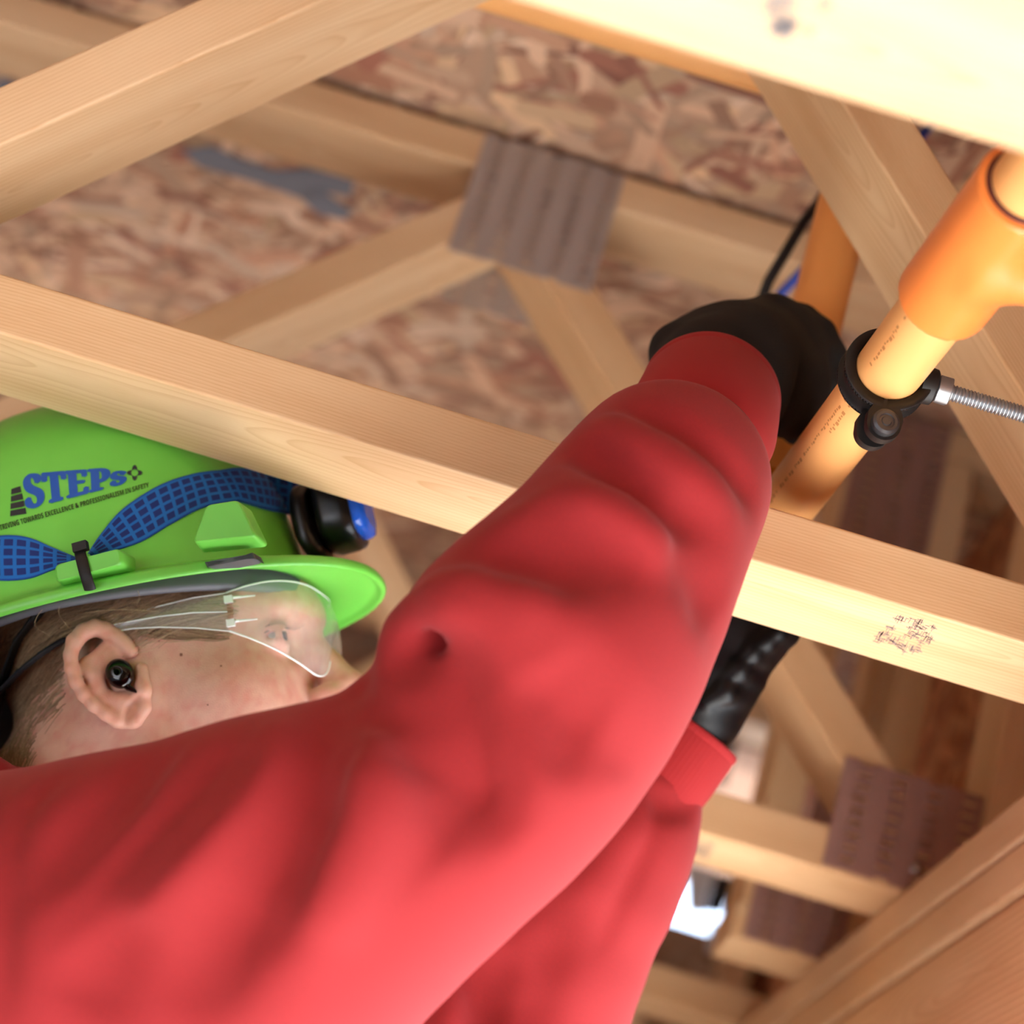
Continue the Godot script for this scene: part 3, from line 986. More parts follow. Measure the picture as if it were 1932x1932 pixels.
func pose(pitch: float, yaw: float, roll: float) -> Basis:    # local x faces forward, y up, z to the figure's right
	var cy := cos(yaw)
	var sy := sin(yaw)
	var cp := cos(pitch)
	var sp := sin(pitch)
	var cr := cos(roll)
	var sr := sin(roll)
	var by := Basis(Vector3(cy, 0, sy), Vector3(0, 1, 0), Vector3(-sy, 0, cy))
	var bp := Basis(Vector3(cp, sp, 0), Vector3(-sp, cp, 0), Vector3(0, 0, 1))
	var br := Basis(Vector3(1, 0, 0), Vector3(0, cr, sr), Vector3(0, -sr, cr))
	return by * bp * br

func on_plane(xf: Transform3D, px: float, py: float, zl: float) -> Vector3:   # local point where a sight line meets local z = zl
	var inv := xf.affine_inverse()
	var a := inv * EYE
	var b := inv.basis * ray(px, py)
	return a + b * ((zl - a.z) / b.z)

var head_xf := Transform3D.IDENTITY
var hat_xf := Transform3D.IDENTITY
var hoodie: Field

func knit_texture() -> ImageTexture:
	var n := FastNoiseLite.new(); n.seed = 3; n.frequency = 0.35
	var im := Image.create(256, 256, false, Image.FORMAT_RGB8)
	for y in 256:
		for x in 256:
			var r := 0.5 + 0.22 * sin(x * TAU / 8.0) * sin(y * TAU / 16.0 + (PI if (x / 8) % 2 == 0 else 0.0)) + 0.28 * n.get_noise_2d(x, y)
			im.set_pixel(x, y, Color(r, r, r))
	return ImageTexture.create_from_image(im)

func build_person() -> void:
	head_xf = Transform3D(pose(deg_to_rad(21.2), deg_to_rad(16.8), deg_to_rad(13.0)).scaled(Vector3.ONE * 1.08), W(232, 1278, 1.327))
	hat_xf = Transform3D(pose(deg_to_rad(26.15), deg_to_rad(20.45), deg_to_rad(12.29)).scaled(Vector3.ONE * 1.07), W(181.6, 1219.7, 1.401))
	M.red = mat(Color(0.61, 0.098, 0.112), 0.9, {"rim_enabled": true, "rim": 0.5, "rim_tint": 0.5, "albedo_texture": noise_tex(21, 0.05, 512, Color(0.86, 0.80, 0.80), Color(1, 1, 1), 5), "uv1_triplanar": true, "uv1_scale": Vector3(22, 22, 22)})
	M.glove = mat(Color(0.010, 0.013, 0.020), 0.9, {"heightmap_enabled": true, "heightmap_texture": knit_texture(), "heightmap_scale": 0.05, "heightmap_deep_parallax": false, "uv1_triplanar": true, "uv1_scale": Vector3(26, 26, 26)})
	var person := thing("person", "person in red sweatshirt and black gloves reaching up to the orange drop pipe", "person", at(-0.24, -1.30, 1.34))
	build_sweatshirt(person)
	build_gloves(person)
	build_legs(person)
	build_head(person)
	build_hat()
	build_glasses()

# -------------------------------------------------- clothes
func mid(l: Array, r: Array, z: float) -> Array:      # a round section between two outline points: [centre, radius]
	var a := W(l[0], l[1], z)
	var b := W(r[0], r[1], z)
	return [(a + b) * 0.5, (a - b).length() * 0.5]

func build_sweatshirt(person: Node3D) -> void:
	var f := Field.new(EYE + Vector3(-0.46, -0.51, -1.66), EYE + Vector3(0.26, 0.67, -0.92), 0.005)
	# trunk
	var sh_r := at(-0.190, 0.176, 1.178)
	var sh_l := at(-0.200, 0.170, 1.50)
	f.cone(at(-0.235, 0.05, 1.26), at(-0.235, 0.05, 1.43), 0.128, 0.128, 0.03)
	f.cone(at(-0.24, -0.16, 1.27), at(-0.24, -0.16, 1.42), 0.122, 0.122, 0.06)
	f.cone(at(-0.245, -0.36, 1.26), at(-0.245, -0.36, 1.43), 0.118, 0.118, 0.06)
	f.cone(at(-0.235, 0.205, 1.22), at(-0.235, 0.195, 1.48), 0.082, 0.078, 0.05)
	f.cone(at(-0.25, 0.22, 1.36), at(-0.255, 0.262, 1.37), 0.085, 0.078, 0.03)
	# near arm
	var arm := [[sh_r, 0.094], [W(170, 1828, 1.135), 0.097], mid([315, 1416], [730, 1985], 1.115), mid([455, 1402], [880, 1830], 1.108), mid([590, 1342], [980, 1735], 1.105), mid([705, 1296], [1090, 1632], 1.108), mid([752, 1232], [1190, 1515], 1.115), mid([775, 1135], [1275, 1390], 1.128), mid([850, 1092], [1335, 1255], 1.142), mid([925, 1045], [1375, 1140], 1.158), mid([1000, 945], [1402, 1065], 1.178), mid([1062, 866], [1420, 1012], 1.198), mid([1108, 815], [1427, 985], 1.215), [W(1300, 858, 1.256), 0.026]]
	for i in arm.size() - 1:
		f.cone(arm[i][0], arm[i + 1][0], arm[i][1], arm[i + 1][1], 0.012 if i > 1 else 0.05)
	# far arm
	var left := [[sh_l, 0.085], [at(-0.06, 0.225, 1.49), 0.078], [W(960, 1960, 1.455), 0.076], [W(1035, 1800, 1.445), 0.064], [W(1120, 1660, 1.44), 0.056], [W(1185, 1560, 1.44), 0.047], [W(1228, 1500, 1.442), 0.033]]
	for i in left.size() - 1:
		f.cone(left[i][0], left[i + 1][0], left[i][1], left[i + 1][1], 0.014 if i > 1 else 0.05)
	# collar: a rolled neck band lying open round the neck
	var ring := []
	for i in 25:
		var q := TAU * i / 24
		ring.append(at(-0.250, 0.285, 1.365) + Vector3(cos(q) * 0.083, 0.012 + 0.03 * -cos(q) + 0.006 * sin(q), sin(q) * 0.083))
	for i in 24: f.cone(ring[i], ring[i + 1], 0.0135, 0.0135, 0.012)
	f.cone(at(-0.255, 0.29, 1.365), at(-0.245, 0.43, 1.355), 0.071, 0.068, 0.006, 1)
	# hood lying in a roll behind the shoulder
	f.cone(W(-130, 1525, 1.34), W(0, 1500, 1.32), 0.018, 0.018, 0.008)
	f.cone(W(0, 1500, 1.32), W(95, 1497, 1.31), 0.018, 0.014, 0.008)
	# folds of the near sleeve, pressed in where the cloth bends: outline points, width, depth
	var folds := [
		[[[738, 1238], [752, 1192], [800, 1158], [852, 1168], [888, 1215]], 0.014, -0.010],
		[[[738, 1254], [790, 1236], [842, 1216], [866, 1240]], 0.009, 0.012],
		[[[850, 1205], [890, 1275], [922, 1370], [938, 1460], [930, 1525], [898, 1556]], 0.032, 0.0150, 0.011],
		[[[745, 1318], [790, 1410], [850, 1500], [890, 1545]], 0.016, 0.006],
		[[[980, 1280], [1020, 1350], [1062, 1398], [1112, 1430]], 0.011, 0.012, 0.028],
		[[[915, 1052], [985, 1055], [1050, 1062], [1110, 1085]], 0.015, 0.015],
		[[[790, 1125], [860, 1112], [950, 1115], [1050, 1150]], 0.016, -0.009],
		[[[955, 1010], [1050, 975], [1150, 975], [1250, 1020]], 0.018, -0.009],
		[[[1187, 770], [1250, 792], [1330, 838], [1390, 895], [1420, 940]], 0.0085, 0.009],
		[[[1125, 800], [1200, 835], [1290, 885], [1370, 955]], 0.013, -0.008],
		[[[1100, 845], [1160, 890], [1250, 945], [1330, 1000]], 0.011, 0.013],
		[[[1040, 890], [1110, 940], [1200, 1000], [1290, 1050]], 0.014, -0.006],
		[[[1000, 955], [1050, 985], [1130, 1020], [1210, 1075]], 0.012, 0.011],
		[[[1270, 1020], [1330, 1090], [1350, 1170]], 0.018, 0.008],
		[[[664, 1278], [675, 1305], [684, 1335]], 0.0065, 0.022],
		[[[690, 1340], [720, 1352], [745, 1345]], 0.010, 0.008],
		[[[655, 1300], [640, 1400], [612, 1530], [562, 1640], [500, 1760]], 0.026, 0.013, 0.009],
		[[[540, 1360], [490, 1440], [410, 1530], [310, 1630], [200, 1740]], 0.016, -0.006],
		[[[700, 1420], [680, 1540], [640, 1650], [580, 1770]], 0.020, -0.009],
		[[[480, 1392], [412, 1480], [310, 1585], [180, 1715]], 0.022, 0.013, 0.008],
		[[[320, 1412], [255, 1490], [170, 1580], [95, 1670]], 0.018, 0.011, 0.007],
		[[[480, 1700], [400, 1800], [310, 1900]], 0.020, 0.010],
		[[[110, 1470], [45, 1530], [18, 1620], [8, 1760], [6, 1900]], 0.0055, 0.006],
		[[[250, 1720], [200, 1810], [160, 1910]], 0.020, 0.009],
	]
	var pk := lay(f, [[765, 1234], [795, 1220], [825, 1210], [850, 1202]], 0.85, 1.5)
	for q in folds: f.fold(lay(f, q[0], 0.85, 1.5), q[1], q[2] * 1.6, q[3] if q.size() > 3 else -1.0, fwd_v)
	for i in 3: f.cone(pk[i] + fwd_v * (0.004 + 0.006 * i), pk[i + 1] + fwd_v * (0.010 + 0.006 * i), 0.004 + 0.002 * i, 0.006 + 0.002 * i, 0.004, 1)
	var far_folds := [
		[[[1245, 1510], [1265, 1525], [1310, 1520]], 0.006, 0.010],
		[[[1230, 1490], [1243, 1512], [1240, 1540]], 0.005, 0.007],
		[[[1238, 1525], [1210, 1620], [1170, 1700], [1130, 1790]], 0.0045, 0.006],
		[[[1190, 1540], [1140, 1620], [1090, 1700]], 0.012, -0.005],
		[[[960, 1800], [930, 1860], [905, 1932]], 0.012, 0.010],
		[[[885, 1830], [905, 1880], [930, 1940]], 0.008, 0.008],
		[[[840, 1850], [850, 1900], [850, 1960]], 0.010, -0.008],
		[[[780, 1880], [790, 1930], [790, 1990]], 0.008, 0.008],
		[[[1050, 1760], [1010, 1850], [990, 1940]], 0.016, 0.007],
	]
	for q in far_folds: f.fold(lay(f, q[0], 1.25, 1.7), q[1], q[2] * 1.3)
	f.soften(3)
	hoodie = f
	var mb := MB.new()
	f.into(mb)
	part("sweatshirt", mb, M.red, person, "red fleece sweatshirt")
	# ribbed cuffs with a real opening
	var cm := mat(Color(0.60, 0.095, 0.108), 0.9, {"rim_enabled": true, "rim": 0.3, "rim_tint": 0.6})
	cuff(person, mid([1190, 770], [1419, 932], 1.262), mid([1203, 730], [1450, 862], 1.297), mid([1219, 694], [1463, 800], 1.335), 0.0, cm)
	cuff(person, [W(1222, 1508, 1.442), 0.031], [W(1270, 1440, 1.445), 0.0325], [W(1314, 1378, 1.45), 0.0335], 0.00022, cm)

func lay(f: Field, pts: Array, t0: float, t1: float) -> Array:   # outline points carried onto the cloth
	var out := []
	var last := -1.0
	for p in pts:
		var r := ray(p[0], p[1])
		var t := f.hit(EYE, r, t0, t1)
		if t < 0: t = last if last > 0 else 1.2
		last = t
		out.append(EYE + r * t)
	return out

func cuff(person: Node3D, a: Array, b: Array, c: Array, wall: float, m: Material) -> void:
	var mb := MB.new()
	var rows := []
	var st := [[0.0, 0.93], [0.06, 0.985], [0.2, 1.02], [0.4, 1.03], [0.65, 1.01], [0.85, 1.0], [0.885, 0.985], [0.90, 0.985], [0.915, 1.0], [0.97, 1.0], [1.0, 0.98], [1.0, 0.94], [0.96, 0.91], [0.6, 0.90], [0.2, 0.88]]
	var ax: Vector3 = (c[0] - a[0]).normalized()
	var s := ax.cross(Vector3(0.2, 0.3, 0.9)).normalized()
	var w := ax.cross(s)
	for e in st:
		var t: float = e[0]
		var o: Vector3 = (a[0] as Vector3).lerp(b[0], t * 2.0) if t < 0.5 else (b[0] as Vector3).lerp(c[0], t * 2.0 - 1.0)
		var r: float = (lerpf(a[1], b[1], t * 2.0) if t < 0.5 else lerpf(b[1], c[1], t * 2.0 - 1.0)) * e[1]
		var row := []
		for j in 180:
			var q := TAU * j / 180
			var rib := wall * cos(q * 60.0) if e[1] > 0.95 else 0.0
			row.append(o + (s * cos(q) + w * sin(q)) * (r + rib))
		rows.append(row)
	ring_rows(mb, rows)
	part("cuff", mb, m, person, "ribbed red cuff")

# Rows of closed rings where the surface may turn inside: the sign of the normals is fixed by the first row and kept.
func ring_rows(mb: MB, rs: Array, sign_row := 1) -> void:
	var m := rs.size()
	var k: int = rs[0].size()
	var cen := Vector3.ZERO
	for p in rs[sign_row]: cen += p / k
	var base := mb.v.size()
	var sg := 0.0
	var nn := []
	for i in m:
		for j in k:
			var du: Vector3 = rs[i][(j + 1) % k] - rs[i][(j + k - 1) % k]
			var dv: Vector3 = rs[mini(i + 1, m - 1)][j] - rs[maxi(i - 1, 0)][j]
			var v := du.cross(dv).normalized()
			nn.append(v)
			if i == sign_row: sg += v.dot(rs[i][j] - cen)
	var flip := -1.0 if sg < 0 else 1.0
	for i in m:
		for j in k + 1:
			mb.vert(rs[i][j % k], nn[i * k + j % k] * flip, Vector2(float(j) / k, float(i) / (m - 1)))
	for i in m - 1:
		for j in k:
			var a := base + i * (k + 1) + j
			mb.quad(a, a + 1, a + k + 2, a + k + 1)

func build_gloves(person: Node3D) -> void:
	# near hand: back of the hand to the camera, fingers closed round the drop pipe
	var f := Field.new(at(0.02, 0.58, 1.48) , at(0.25, 0.86, 1.12), 0.0028) if false else Field.new(Vector3(0.02, EYE.y + 0.56, -1.42), Vector3(0.25, EYE.y + 0.84, -1.12), 0.0028)
	f.cone(W(1290, 790, 1.31), W(1345, 715, 1.37), 0.034, 0.036, 0.01)
	f.cone(W(1345, 715, 1.37), W(1400, 680, 1.405), 0.036, 0.034, 0.015)
	f.cone(W(1275, 660, 1.385), W(1330, 632, 1.405), 0.017, 0.018, 0.012)
	f.cone(W(1400, 675, 1.405), W(1470, 655, 1.43), 0.033, 0.028, 0.015)
	f.cone(W(1390, 640, 1.41), W(1440, 592, 1.435), 0.020, 0.0120, 0.014)
	f.cone(W(1400, 700, 1.39), W(1500, 735, 1.42), 0.034, 0.024, 0.02)
	# knuckles and fingers, index at the top
	var pa := Vector3(0.166, 0, -1.314)
	var kn := [[W(1465, 592, 1.437), W(1512, 604, 1.452)], [W(1490, 612, 1.43), W(1545, 632, 1.45)], [W(1500, 650, 1.425), W(1566, 672, 1.448)], [W(1500, 695, 1.425), W(1556, 716, 1.445)]]
	for i in 4:
		var k0: Vector3 = kn[i][0]
		var k1: Vector3 = kn[i][1]
		var r := [0.0108, 0.0115, 0.011, 0.0098][i] as float
		f.cone(k0, k1, r * 1.15, r, 0.008)
		# round the pipe: behind it and back to the left
		var y := k1.y - 0.004
		var p1 := Vector3(pa.x + 0.0315, y, pa.z + 0.004)
		var p2 := Vector3(pa.x + 0.024, y - 0.002, pa.z - 0.0225)
		var p3 := Vector3(pa.x - 0.002, y - 0.004, pa.z - 0.031)
		f.cone(k1, p1, r, r, 0.004)
		f.cone(p1, p2, r, r * 0.95, 0.004)
		f.cone(p2, p3, r * 0.95, r * 0.85, 0.004)
	# thumb along the near side of the pipe, below the palm
	f.cone(W(1420, 740, 1.385), W(1490, 775, 1.41), 0.020, 0.0165, 0.012)
	f.cone(W(1490, 775, 1.41), W(1520, 752, 1.425), 0.0165, 0.013, 0.008)
	f.cone(W(1500, 770, 1.425), W(1503, 812, 1.445), 0.0125, 0.0105, 0.005)
	var seam := [[[1512, 682], [1508, 720], [1495, 760], [1476, 798]], [[1290, 640], [1270, 655], [1256, 672]], [[1420, 600], [1430, 640], [1440, 700]]]
	f.fold(lay(f, seam[0], 1.2, 1.6), 0.0035, 0.0045)
	f.fold(lay(f, seam[1], 1.2, 1.6), 0.003, 0.002)
	var mb := MB.new()
	f.into(mb)
	part("glove", mb, M.glove, person, "black knitted work glove closed round the drop pipe")
	# far hand: steadying the elbow from below, cuff of the glove bunched in folds
	f = Field.new(Vector3(0.08, EYE.y + 0.44, -1.46), Vector3(0.28, EYE.y + 0.68, -1.22), 0.0028)
	f.cone(W(1296, 1400, 1.447), W(1328, 1335, 1.447), 0.0250, 0.0262, 0.006)
	f.cone(W(1326, 1335, 1.447), W(1358, 1265, 1.447), 0.0270, 0.0285, 0.010)
	f.cone(W(1358, 1265, 1.447), W(1388, 1180, 1.452), 0.0285, 0.031, 0.012)
	f.cone(W(1388, 1180, 1.452), W(1405, 1100, 1.46), 0.032, 0.033, 0.012)
	f.cone(W(1430, 1215, 1.43), W(1475, 1180, 1.43), 0.014, 0.0125, 0.010)
	f.cone(W(1475, 1190, 1.43), W(1480, 1120, 1.43), 0.0120, 0.0105, 0.005)
	for i in 4:
		var bx := 0.148 + 0.0
		var y0 := EYE.y + 0.548 + i * 0.0195
		var r2 := 0.0098
		f.cone(Vector3(0.140, y0, -1.300), Vector3(0.136, y0 + 0.004, -1.338), r2, r2, 0.006)
		f.cone(Vector3(0.136, y0 + 0.004, -1.338), Vector3(0.166, y0 + 0.005, -1.351), r2, r2 * 0.9, 0.005)
	# bunched cloth at the wrist side
	for e in [[[1445, 1248], [1420, 1232], [1395, 1250], 0.0068], [[1425, 1285], [1395, 1265], [1365, 1285], 0.0070], [[1402, 1315], [1370, 1305], [1335, 1325], 0.0072], [[1466, 1226], [1448, 1210], [1420, 1215], 0.0062], [[1486, 1200], [1470, 1192], [1452, 1200], 0.0058]]:
		f.cone(W(e[0][0], e[0][1], 1.435), W(e[1][0], e[1][1], 1.418), e[3], e[3], 0.005)
		f.cone(W(e[1][0], e[1][1], 1.418), W(e[2][0], e[2][1], 1.418), e[3], e[3] * 0.7, 0.005)
	for e in [[1480, 1194, 0.0060], [1469, 1221, 0.0058], [1452, 1243, 0.0058], [1436, 1266, 0.0056], [1416, 1290, 0.0056], [1398, 1316, 0.0054]]:
		f.cone(W(e[0], e[1], 1.440), W(e[0] - 42, e[1] + 4, 1.422), e[2], e[2] * 0.8, 0.004)
	mb = MB.new()
	f.into(mb)
	part("glove", mb, mat(Color(0.012, 0.015, 0.024), 0.40, {"metallic_specular": 0.35}), person, "black coated work glove with bunched cloth at the wrist")

func build_legs(person: Node3D) -> void:
	var f := Field.new(EYE + Vector3(-0.5, -1.27, -1.62), EYE + Vector3(0.02, -0.25, -1.06), 0.016)
	f.cone(at(-0.245, -0.36, 1.28), at(-0.245, -0.36, 1.41), 0.112, 0.112, 0.05)
	for z in [1.25, 1.44]:
		f.cone(at(-0.245, -0.42, z), at(-0.215, -0.82, z), 0.092, 0.066, 0.04)
		f.cone(at(-0.215, -0.82, z), at(-0.255, -1.21, z), 0.064, 0.050, 0.03)
	var mb := MB.new()
	f.into(mb)
	part("trousers", mb, mat(Color(0.16, 0.18, 0.24), 0.85), person)
	for z in [1.25, 1.44]:
		var b := Field.new(at(-0.34, -1.33, z + 0.08), at(-0.02, -1.13, z - 0.08), 0.008)
		b.cone(at(-0.255, -1.19, z), at(-0.255, -1.245, z), 0.058, 0.05, 0.02)
		b.cone(at(-0.27, -1.255, z), at(-0.10, -1.262, z), 0.044, 0.037, 0.02)
		mb = MB.new()
		b.into(mb)
		part("boot", mb, mat(Color(0.24, 0.17, 0.11), 0.7), person)
	# the platform underfoot
	var o := thing("work_platform", "low timber work platform under the worker's boots", "platform", Vector3(-0.2, 0, -1.34))
	for k in 3:
		mb = MB.new()
		mb.col = tinted(SPRUCE[1])
		lumber(mb, Vector3(-0.75, EYE.y - 1.323, -1.20 - k * 0.145), Vector3(0.30, EYE.y - 1.323, -1.20 - k * 0.145), Vector3(0, 0, 1), Vector3.UP, 0.07, 0.019, 0.1 * k, k)
		part("plank", mb, M.wood, o)
	for x in [-0.68, 0.23]:
		for z in [-1.17, -1.52]:
			mb = MB.new()
			mb.col = tinted(SPRUCE[1])
			lumber(mb, Vector3(x, 0, z), Vector3(x, EYE.y - 1.343, z), Vector3(0, 0, 1), Vector3.RIGHT, 0.044, 0.019, 0.3, 1)
			part("leg", mb, M.wood, o)

# -------------------------------------------------- head
func build_head(person: Node3D) -> void:
	var f := Field.new(Vector3(-0.125, -0.19, -0.16), Vector3(0.14, 0.135, 0.02), 0.0026)
	var c := -0.07
	f.ell(Vector3(-0.006, 0.050, c), Vector3(0.098, 0.080, 0.0745), 0.01)
	f.ell(Vector3(0.052, 0.045, c), Vector3(0.046, 0.044, 0.058), 0.02)
	f.ell(Vector3(0.050, -0.006, c), Vector3(0.045, 0.055, 0.056), 0.02)
	f.ell(Vector3(0.010, -0.005, c), Vector3(0.060, 0.055, 0.0655), 0.02)
	for s in [-1.0, 1.0]:
		var z: float = c + s * 0.07
		f.ell(Vector3(0.055, -0.010, c + s * 0.041), Vector3(0.024, 0.019, 0.020), 0.02)     # cheekbone
		f.ell(Vector3(0.048, -0.034, c + s * 0.040), Vector3(0.034, 0.030, 0.022), 0.02)     # cheek
		f.cone(Vector3(0.004, -0.008, c + s * 0.058), Vector3(0.010, -0.052, c + s * 0.052), 0.013, 0.014, 0.02)
		f.cone(Vector3(0.010, -0.052, c + s * 0.050), Vector3(0.074, -0.080, c + s * 0.016), 0.016, 0.015, 0.02)
		f.cone(Vector3(0.083, 0.037, c + s * 0.036), Vector3(0.095, 0.036, c + s * 0.008), 0.009, 0.009, 0.012)   # brow
		f.ell(Vector3(0.100, 0.016, c + s * 0.033), Vector3(0.016, 0.0125, 0.017), 0.010, 1)   # eye socket
		f.ell(Vector3(0.0775, 0.0170, c + s * 0.034), Vector3(0.0135, 0.0135, 0.0145), 0.003)   # lids
		f.cone(Vector3(0.0800, 0.0165, c + s * 0.0470), Vector3(0.0935, 0.0172, c + s * 0.030), 0.0016, 0.0036, 0.002, 1)   # opening
		f.ell(Vector3(0.104, -0.018, c + s * 0.012), Vector3(0.010, 0.008, 0.008), 0.006)
	f.cone(Vector3(0.086, 0.030, c), Vector3(0.113, -0.010, c), 0.0085, 0.0105, 0.008)
	f.ell(Vector3(0.116, -0.013, c), Vector3(0.0105, 0.0095, 0.0105), 0.006)
	f.cone(Vector3(0.092, -0.043, c - 0.02), Vector3(0.092, -0.043, c + 0.02), 0.011, 0.011, 0.012)
	f.cone(Vector3(0.098, -0.040, c - 0.012), Vector3(0.098, -0.040, c + 0.012), 0.006, 0.006, 0.005)
	f.cone(Vector3(0.097, -0.050, c - 0.011), Vector3(0.097, -0.050, c + 0.011), 0.006, 0.006, 0.005)
	f.ell(Vector3(0.078, -0.078, c), Vector3(0.020, 0.017, 0.022), 0.02)
	var nb := head_xf.affine_inverse() * at(-0.258, 0.215, 1.375)
	f.cone(Vector3(-0.030, -0.045, c), nb, 0.060, 0.064, 0.03)
	f.cone(Vector3(-0.030, -0.030, c + 0.045), nb + Vector3(0.05, 0.0, 0.03), 0.016, 0.016, 0.03)
	# skin folds before the ear and under the lobe
	f.fold([Vector3(0.020, 0.010, -0.004), Vector3(0.024, -0.012, -0.004), Vector3(0.022, -0.030, -0.005)], 0.003, 0.0010)
	f.fold([Vector3(0.014, -0.028, -0.005), Vector3(0.006, -0.045, -0.010), Vector3(-0.004, -0.062, -0.012)], 0.006, 0.0022)
	var mb := MB.new()
	var tone := FastNoiseLite.new(); tone.seed = 12; tone.frequency = 75.0; tone.fractal_octaves = 3
	var fine := FastNoiseLite.new(); fine.seed = 5; fine.frequency = 420.0; fine.fractal_octaves = 2
	var base := Color(0.85, 0.68, 0.595).srgb_to_linear()
	var flush := Color(0.82, 0.565, 0.495).srgb_to_linear()
	var root := Color(0.56, 0.45, 0.35).srgb_to_linear()
	var inv0 := head_xf.affine_inverse()
	f.into(mb, head_xf)
	for vi in mb.v.size():
		var p := inv0 * mb.v[vi]
		var blotch_noise := tone.get_noise_3dv(p)     # random mottling of the skin, the same everywhere
		var k := fine.get_noise_3dv(p)
		var q := base.lerp(flush, clampf(0.40 + blotch_noise * 0.9, 0.0, 1.0))     # mottled skin, alike all over
		q *= 1.0 + k * 0.06
		# hair roots
		var edge := blotch_noise * 0.006 + k * 0.004
		var in_hair := (p.x < 0.050 + edge * 2.0 and p.y > 0.028 + 0.10 * maxf(p.x, 0.0) + edge) or (p.x < -0.010 + edge and p.y > 0.022 + edge + 0.42 * (p.x + 0.010))
		if in_hair: q = root * (1.0 + k * 0.25)
		mb.c[vi] = q
	ear(mb, base, flush)
	var skin := mat(Color(1, 1, 1), 0.5, {"vertex_color_use_as_albedo": true, "subsurf_scatter_enabled": true, "subsurf_scatter_strength": 0.12, "heightmap_enabled": true, "heightmap_texture": noise_tex(31, 0.12, 512, Color.BLACK, Color.WHITE, 3), "heightmap_scale": 0.02, "uv1_triplanar": true, "uv1_scale": Vector3(14, 14, 14)})
	part("head", mb, skin, person, "freckled fair face seen from the side")
	# eye
	mb = MB.new()
	sphere(mb, head_xf * Vector3(0.0770, 0.0170, c + 0.034), 0.0122, 28)
	var eye := part("eye", mb, mat(Color(0.86, 0.85, 0.84), 0.12), person, "white of the eye looking up to the right")
	mb = MB.new()
	var ec := head_xf * Vector3(0.0770, 0.0170, c + 0.034)
	var ed := (head_xf.basis * Vector3(0.95, 0.10, -0.10)).normalized()
	lathe(mb, ec, ed, [[0.0100, 0.0], [0.0108, 0.0062], [0.0116, 0.0056], [0.0128, 0.0030], [0.0132, 0.0]], 28)
	part("iris", mb, mat(Color(0.14, 0.16, 0.20), 0.1), person, "dark iris")
	# lashes
	mb = MB.new()
	for i in 16:
		var t := i / 15.0
		var a := Vector3(0.0800 + 0.0115 * t, 0.0212 + 0.0012 * sin(t * PI), c + 0.0475 - 0.019 * t)
		var b := a + Vector3(0.005 + 0.003 * t, 0.003, 0.003 - 0.004 * t)
		mb.tube([head_xf * a, head_xf * ((a + b) * 0.5 - Vector3(0, 0.0008, 0)), head_xf * b], [0.00022, 0.00018, 0.00006], 5)
	var lid := []
	for e in [[0.0792, 0.0178, 0.0480], [0.0835, 0.0205, 0.0440], [0.0880, 0.0217, 0.0385], [0.0908, 0.0212, 0.0330]]: lid.append(head_xf * Vector3(e[0], e[1], c + e[2]))
	mb.tube(lid, [0.0003, 0.0006, 0.0006, 0.0003], 6)
	part("eyelashes", mb, mat(Color(0.20, 0.15, 0.12), 0.7), person)
	# moles
	for e in [[342, 1236, 0.0013], [417, 1257, 0.0008], [392, 1330, 0.0006], [300, 1210, 0.0006]]:
		var r := ray(e[0], e[1])
		var inv := head_xf.affine_inverse()
		var t := f.hit(inv * EYE, inv.basis * r, 1.15, 1.6)
		if t > 0:
			mb = MB.new()
			sphere(mb, EYE + r * (t + e[2] * 0.55), e[2], 10)
			part("mole", mb, mat(Color(0.52, 0.32, 0.24), 0.6), person)
	hair(person, f)
	# earbud
	var bud := thing("earbud", "glossy black earbud worn in the ear", "earbud", head_xf * Vector3(0, 0, 0))
	mb = MB.new()
	var bc := head_xf * on_plane(head_xf, 226, 1271, 0.0085)
	var bx := (head_xf * on_plane(head_xf, 250, 1300, 0.0085) - bc).normalized()
	var bz := (head_xf.basis.z).normalized()
	var by := bz.cross(bx)
	var rows := []
	for i in 19:
		var q := PI * i / 18.0
		var row := []
		for j in 32:
			var w := TAU * j / 32
			row.append(bc + (bx * cos(w) * 0.0098 + by * sin(w) * 0.0086) * pow(sin(q), 0.75) + bz * cos(q) * 0.0058)
		rows.append(row)
	mb.rings(rows)
	var pol := mat(Color(0.012, 0.012, 0.014), 0.09)
	part("shell", mb, pol, bud)
	mb = MB.new()
	lathe(mb, bc + bz * 0.0053, bz, [[0.0001, 0.0034], [0.0003, 0.0034], [0.0003, 0.0031], [0.0001, 0.0031]], 28)
	part("button_ring", mb, pol, bud)
	mb = MB.new()
	mb.tube([bc + bx * 0.0075 - by * 0.001, bc + bx * 0.0105 - by * 0.0012, head_xf * on_plane(head_xf, 258, 1306, 0.006)], [0.0030, 0.0022, 0.0008], 12)
	part("stem", mb, pol, bud)

func sphere(mb: MB, c: Vector3, r: float, k: int) -> void:
	var rows := []
	for i in k / 2 + 1:
		var q := PI * i / (k / 2.0)
		var row := []
		for j in k:
			var w := TAU * j / k
			row.append(c + Vector3(sin(q) * cos(w), cos(q), sin(q) * sin(w)) * r)
		rows.append(row)
	var base := mb.v.size()
	for row in rows:
		for j in k + 1: mb.vert(row[j % k], (row[j % k] - c).normalized())
	for i in rows.size() - 1:
		for j in k: mb.quad(base + i * (k + 1) + j, base + i * (k + 1) + j + 1, base + (i + 1) * (k + 1) + j + 1, base + (i + 1) * (k + 1) + j)

func ear_pt(x: float, y: float, lift: float) -> Vector3:
	var back := clampf((245.0 - x) / 115.0, 0.0, 1.0)
	return on_plane(head_xf, x, y, 0.001 + 0.0135 * back + lift)

